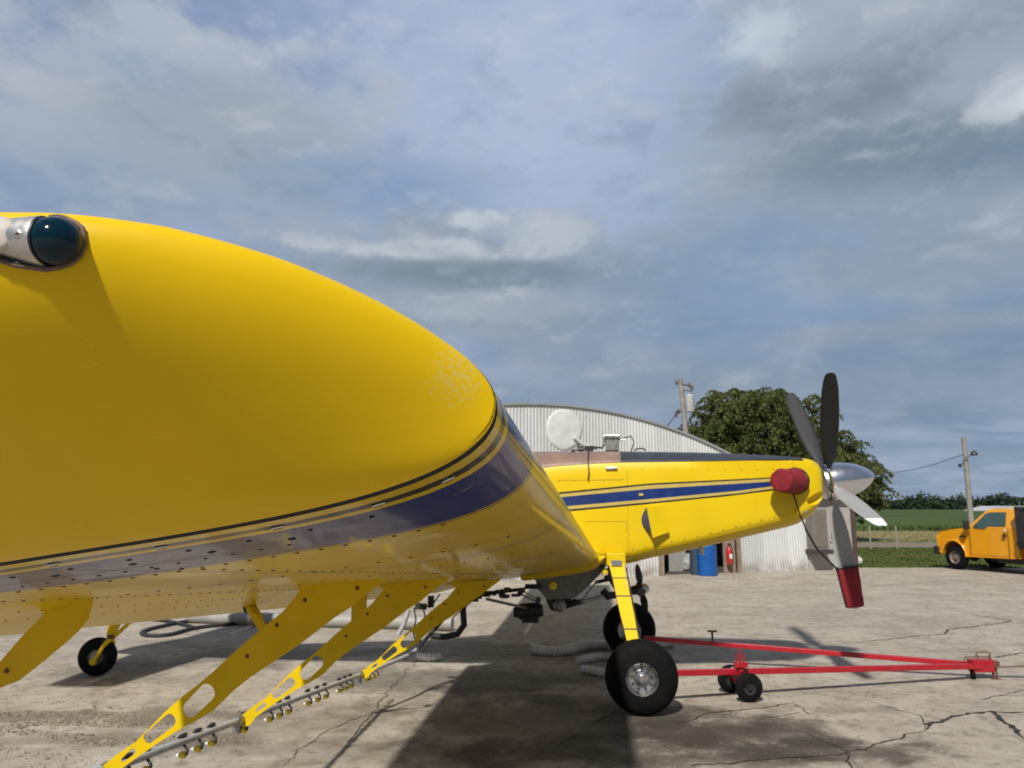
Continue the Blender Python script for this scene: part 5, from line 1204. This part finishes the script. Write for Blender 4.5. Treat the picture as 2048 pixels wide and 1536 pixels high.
tree(tb2, 6.5, [lob(1680, 945, 55, 60, TY+4, tb2), lob(1705, 975, 50, 50, TY+4, tb2), lob(1722, 1000, 42, 40, TY+4, tb2), lob(1670, 905, 40, 40, TY+4, tb2), lob(1735, 955, 18, 25, TY+4, tb2)], 20000, .19, 'lower willow with drooping shoots right of the propeller spinner', M['willow'], .22, 'willow_tree', .9, 4, strands=130)
M['far'] = leafmat('far_leaves', (.020, .038, .020), (.032, .052, .028), .15)
b_ = MB(); r_ = random.Random(21)
FY = 270
tops = [(1740, 1000), (1780, 996), (1810, 992), (1850, 984), (1880, 996), (1905, 990), (1940, 988), (1975, 990), (2005, 982), (2035, 988), (2060, 992), (2120, 985)]
px = -150.
while px < 2300:
    ty = interp(px, tops) if px > 1740 else 990 + r_.uniform(-5, 8)
    p = D(px, ty + r_.uniform(-3, 7), FY + r_.uniform(-12, 12)); h = p.z; w_ = r_.uniform(3.0, 5.5)
    leaves(b_, (p.x, p.y, h*.62), (w_, 4, h*.40), 110, 1.3, r_, .2); leaves(b_, (p.x, p.y, h*.25), (w_*1.2, 4, h*.28), 70, 1.5, r_, .2); px += r_.uniform(9, 16)
b_.add([(-400, FY+8, 0), (420, FY+8, 0), (420, FY+8, 3.6), (-400, FY+8, 3.6)], [(0, 1, 2, 3)])
b_.build('tree_line', M['far'], None, fixn=False, kind='stuff', label='dark line of trees across the far side of the field', cat='woodland')
# far pale roof behind the truck
fb = empty('farm_building', D(2010, 1028, 190), 0, label='distant low building with a pale roof just above the truck cab', cat='building'); fb.location.z = 0
p0 = D(1965, 1024, 190); p1 = D(2075, 1024, 190); wdt = p1.x-p0.x; zt = D(2010, 1012, 190).z
b_ = MB(); b_.box((0, 0, (zt-1.2)/2), (wdt, 9, zt-1.2)); b_.build('wall', M['white'], fb); b_ = MB(); b_.plate([(-wdt/2-.6, 0, zt-1.2), (wdt/2+.6, 0, zt-1.2), (wdt/2-2, 0, zt), (-wdt/2+4, 0, zt)], (0, 10, 0)); b_.build('roof', mat('pale_roof', (.45, .46, .47), .5), fb)
# ================================================================== POLES
pw = mat('grey_pole_wood', (.27, .25, .22), .85, var=.2, vscale=4)
up_ = empty('utility_pole', D(1372, 1040, 37), 0, label='tall wooden utility pole with a grey transformer above the hangar roof', cat='utility pole'); up_.location.z = 0
b0 = up_.location; tp_ = D(1361, 757, 37) - b0; bt_ = D(1374, 895, 37) - b0
b_ = MB(); b_.tube([Vector((bt_.x+.15, 0, 0)), bt_, tp_], [.17, .15, .11], 12); b_.build('shaft', pw, up_, smooth=50)
b_ = MB(); q = D(1380, 806, 36.7) - b0; b_.lathe([(-.45, 0), (-.45, .20), (-.40, .22), (.35, .22), (.42, .16), (.48, 0)], q, (0, 0, 1), 18); b_.build('transformer', mat('transformer_grey', (.42, .43, .43), .5), up_, smooth=40)
b_ = MB(); 
for (x, y) in ((1384, 775), (1378, 770), (1353, 765), (1357, 823), (1352, 830), (1383, 790)): q = D(x, y, 36.8) - b0; b_.lathe([(-.12, 0), (-.12, .06), (0, .08), (.12, .05), (.14, 0)], q, (0, 0, 1), 8)
for (x, y, x2, y2) in ((1363, 768, 1386, 774), (1364, 822, 1350, 824), (1366, 780, 1384, 782)): b_.tube([D(x, y, 36.9) - b0, D(x2, y2, 36.9) - b0], .035, 6)
b_.build('insulators', mat('insulator_brown', (.12, .09, .08), .4), up_, smooth=50)
b_ = MB(); b_.tube([D(1357, 820, 36.9) - b0, D(1340, 845, 30) - b0, D(1334, 852, 26) - b0], .02, 5); b_.build('service_wire', M['hose'], up_)
lp = empty('light_pole', D(1944, 1045, 48), 0, label='leaning wooden pole with a yard light on a short arm beyond the truck', cat='light pole'); lp.location.z = 0
b0 = lp.location; t1 = D(1927, 874, 48) - b0; m1 = D(1943, 1050, 48) - b0
b_ = MB(); b_.tube([m1 + (m1-t1)*.35, m1, t1], [.20, .17, .13], 12); b_.build('shaft', pw, lp, smooth=50)
b_ = MB(); b_.tube([D(1930, 917, 47.8) - b0, D(1938, 912, 47.6) - b0, D(1946, 908, 47.5) - b0], .035, 6); b_.build('lamp_arm', M['steel'], lp)
b_ = MB(); b_.lathe([(-.12, .20), (-.10, .22), (.05, .18), (.16, .10), (.2, 0)], D(1948, 907, 47.5) - b0, (0, 0, 1), 16); b_.build('lamp_head', M['darksteel'], lp, smooth=40)
b_ = MB(); b_.ball(D(1920, 931, 47.8) - b0, .12, (1, 1, 1), 8, 6); b_.tube([D(1928, 925, 47.9) - b0, D(1920, 931, 47.8) - b0], .03, 6); b_.build('insulator', M['darksteel'], lp, smooth=50)
wp = [(1926, 909), (1900, 918), (1865, 930), (1830, 939), (1795, 944), (1760, 947), (1700, 944)]
b_ = MB(); b_.tube([D(x, y, 48 + i*1.5) for i, (x, y) in enumerate(wp)], .022, 6); b_.build('overhead_wire', M['hose'], None, smooth=60, label='single sagging wire running from the light pole to the willow', cat='wire')
# fence posts by the road
fp = None
for px, lb in ((1795, 'thin grey fence post by the gravel road, midway between propeller and truck'), (1742, 'thin grey fence post by the gravel road, just right of the propeller spinner')):
    g = G(px, 1098)
    if fp is None:
        fp = MB().tube([(0, 0, 0), (0, 0, 1.1)], [.04, .035], 8).build('fence_post', pw, None, smooth=40); o = fp
    else: o = fp.copy(); scene.collection.objects.link(o)
    o.location = (g.x, g.y, 0); tag(o, lb, 'fence post', 'fence posts beside the gravel road')
# ================================================================== TRUCK (x towards its nose, y to its left, z up)
g = G(1916, 1139); TR = R(109)
nose_dir = Vector((math.cos(TR), math.sin(TR), 0)); left = Vector((-nose_dir.y, nose_dir.x, 0))
# near front wheel centre stands at g
t_or = Vector((g.x, g.y, 0)) - left*.88
truck = empty('pickup_truck', t_or, TR, label='orange-yellow pickup truck with a black rack behind the cab, parked at the right edge', cat='truck')
tm = mat('orange_truck_paint', (.76, .33, .004), .34, coat=.6, var=.03, vscale=1.5, dirt=(.35, .2, .06), dirt_f=.15)
glass = mat('tinted_glass', (.035, .07, .06), .06, coat=1., var=.1)
trim = mat('black_trim', (.02, .02, .022), .6)
W2 = .98
truck.scale = (.86, 1, 1)
# side outline of the cab and hood (x, z); origin below the front axle
body = [(.70, .55), (.72, 1.02), (.68, 1.16), (.55, 1.24), (.10, 1.31), (-.42, 1.36), (-.62, 1.38), (-2.62, 1.38), (-2.66, .9), (-2.60, .48), (-.70, .44)]
arch = [(-.52, .44), (-.50, .60), (-.38, .80), (-.20, .92), (0, .96), (.20, .92), (.38, .80), (.50, .60), (.54, .5)]
b_ = MB(); out = [(x, z) for x, z in body] + arch
def sec(y, tuck):
    res = []
    for x, z in out: res.append(Vector((x, y*(1 - .045*max(0, (z-1.0))/.4) if tuck else y, z)))
    return res
b_.loft([sec(-W2+.05, 0), sec(-W2, 1), sec(W2, 1), sec(W2-.05, 0)], closed=True)
for y in (-W2+.05, W2-.05):
    P_ = sec(y, 0); base_i = len(b_.v); tri = tessellate_polygon([P_]); b_.add(P_, [tuple(t) for t in tri])
bd = b_.build('body', tm, truck, smooth=35, bevel=.03)
# greenhouse
gh0 = [(-.55, 1.36), (-1.28, 1.92), (-1.45, 1.975), (-2.35, 1.985), (-2.52, 1.93), (-2.60, 1.36)]
b_ = MB(); ins = lambda z: .93 - .20*(z-1.36)/.62
b_.loft([[Vector((x, -ins(z), z)) for x, z in gh0], [Vector((x, ins(z), z)) for x, z in gh0]], closed=True)
for sg in (-1, 1):
    P_ = [Vector((x, sg*ins(z), z)) for x, z in gh0]; b_.add(P_, [tuple(t) for t in tessellate_polygon([P_])])
b_.build('cab', tm, truck, smooth=35, bevel=.03)
for sg in (-1, 1):
    win = [(-.86, 1.42), (-1.30, 1.83), (-1.48, 1.87), (-2.10, 1.88), (-2.14, 1.44), (-1.45, 1.43), (-1.35, 1.35), (-.92, 1.36)]
    P_ = [Vector((x, sg*(ins(z)+.012), z)) for x, z in win]; b_ = MB(); b_.plate(P_, (0, .012, 0)); b_.build('side_window', glass, truck)
    door = [(-.72, .60), (-.72, 1.34), (-.72, 1.30), (-2.25, 1.30), (-2.25, .60)]
    b_ = MB()
    for (x0, z0), (x1, z1) in (((-.74, .55), (-.74, 1.33)), ((-2.26, .55), (-2.26, 1.33)), ((-.74, .52), (-2.26, .52))):
        b_.box(((x0+x1)/2, sg*(W2+.001), (z0+z1)/2), (abs(x1-x0)+.012, .01, abs(z1-z0)+.012))
    b_.build('door_seam', trim, truck)
    b_ = MB(); b_.box((-2.12, sg*(W2+.012), 1.16), (.14, .03, .09)); b_.build('door_handle', trim, truck, bevel=.008)
    b_ = MB(); b_.box((-.2, sg*(W2-.01), .98), (.02, .03, .02)); b_.box((-2.16, sg*(W2-.0), 1.33), (.05, .02, .08)); b_.build('side_reflector', M['white'], truck)
    b_ = MB(); b_.box((-.78, sg*1.14, 1.46), (.10, .20, .28)); b_.tube([(-.74, sg*.95, 1.40), (-.76, sg*1.12, 1.42)], .025, 6); b_.build('mirror', trim, truck, bevel=.03)
    b_ = MB(); b_.box((-.42, sg*(W2+.004), 1.08), (.26, .01, .05)); b_.build('fender_badge', trim, truck)
    b_ = MB(); b_.box((.705, sg*.76, 1.00), (.06, .26, .22)); b_.build('headlight', M['alu'], truck, bevel=.02)
    ring = []; b_ = MB(); prof = [Vector((x, sg*(W2+.004), z)) for x, z in arch]; b_.tube(prof, .035, 8); b_.build('wheel_arch', tm, truck, smooth=50)
ws = [(-.585, 1.40), (-1.245, 1.89)]; b_ = MB(); b_.add([(ws[0][0]+.012, -.86, ws[0][1]), (ws[0][0]+.012, .86, ws[0][1]), (ws[1][0]+.012, .70, ws[1][1]), (ws[1][0]+.012, -.70, ws[1][1])], [(0, 1, 2, 3)]); b_.build('windscreen', glass, truck)
b_ = MB(); b_.box((.73, 0, .86), (.05, 1.2, .30)); b_.build('grille', trim, truck, bevel=.01)
b_ = MB(); b_.box((.80, 0, .60), (.22, 2.0, .26)); b_.build('bumper', M['darksteel'], truck, bevel=.04)
b_ = MB(); b_.box((-2.0, 0, .50), (5.4, .9, .16)); b_.box((-2.2, .62, .45), (1.2, .36, .28)); b_.build('chassis', trim, truck)
b_ = MB(); b_.tube([(0, -.85, .40), (0, .85, .40)], .06, 10); b_.ball((0, .1, .40), .16, (1, 1.2, 1), 10, 8); b_.tube([(-3.55, -.85, .40), (-3.55, .85, .40)], .06, 10); b_.build('axle', trim, truck, smooth=50)
b_ = MB(); b_.box((-4.0, 0, .95), (2.6, 2.3, .12)); b_.build('flatbed', trim, truck)
b_ = MB()
for y in (-1.1, 1.1): b_.box((-2.78, y, 1.4), (.10, .10, 1.25))
b_.box((-2.78, 0, 2.0), (.10, 2.3, .10)); b_.box((-2.78, 0, 1.4), (.03, 2.1, 1.1)); b_.box((-3.15, 1.0, 1.30), (.6, .3, .75)); b_.build('headache_rack', trim, truck, bevel=.01)
b_ = MB(); b_.box((-2.72, 1.02, 1.78), (.04, .10, .10)); b_.build('marker_light', mat('red_marker', (.45, .03, .03), .3), truck)
b_ = MB(); b_.tube([(-2.3, .4, 1.98), (-2.3, .4, 2.2)], .008, 5); b_.tube([(-2.45, .55, 1.98), (-1.5, .62, 2.0)], .02, 6); b_.build('roof_rail', M['galv'], truck)
for x in (0, -3.55):
    for sg in (-1, 1):
        wh = empty('wheel'); wh.parent = truck; c = Vector((x, sg*.86, .40)); ax = Vector((0, sg, 0)); r, wd, ri = .40, .25, .215
        b_ = MB(); P_ = [(-math.cos(math.pi*k/12)*wd/2, ri + (r-ri)*math.sin(math.pi*k/12)**.5) for k in range(13)] + [(wd*.4, ri*.96), (-wd*.4, ri*.96)]
        b_.lathe(P_, c, ax, 36, close=True); b_.build('tyre', M['rubber'], wh, smooth=50)
        wh.scale = (1/.86, 1, 1)
        b_ = MB(); b_.lathe([(-wd*.3, 0), (-wd*.3, ri), (wd*.42, ri), (wd*.36, ri*.9), (wd*.18, ri*.75), (wd*.24, ri*.4), (wd*.40, ri*.34), (wd*.42, 0)], c, ax, 28); b_.build('rim', mat('dusty_rim', (.22, .18, .15), .6, metal=.4, var=.3), wh, smooth=35)
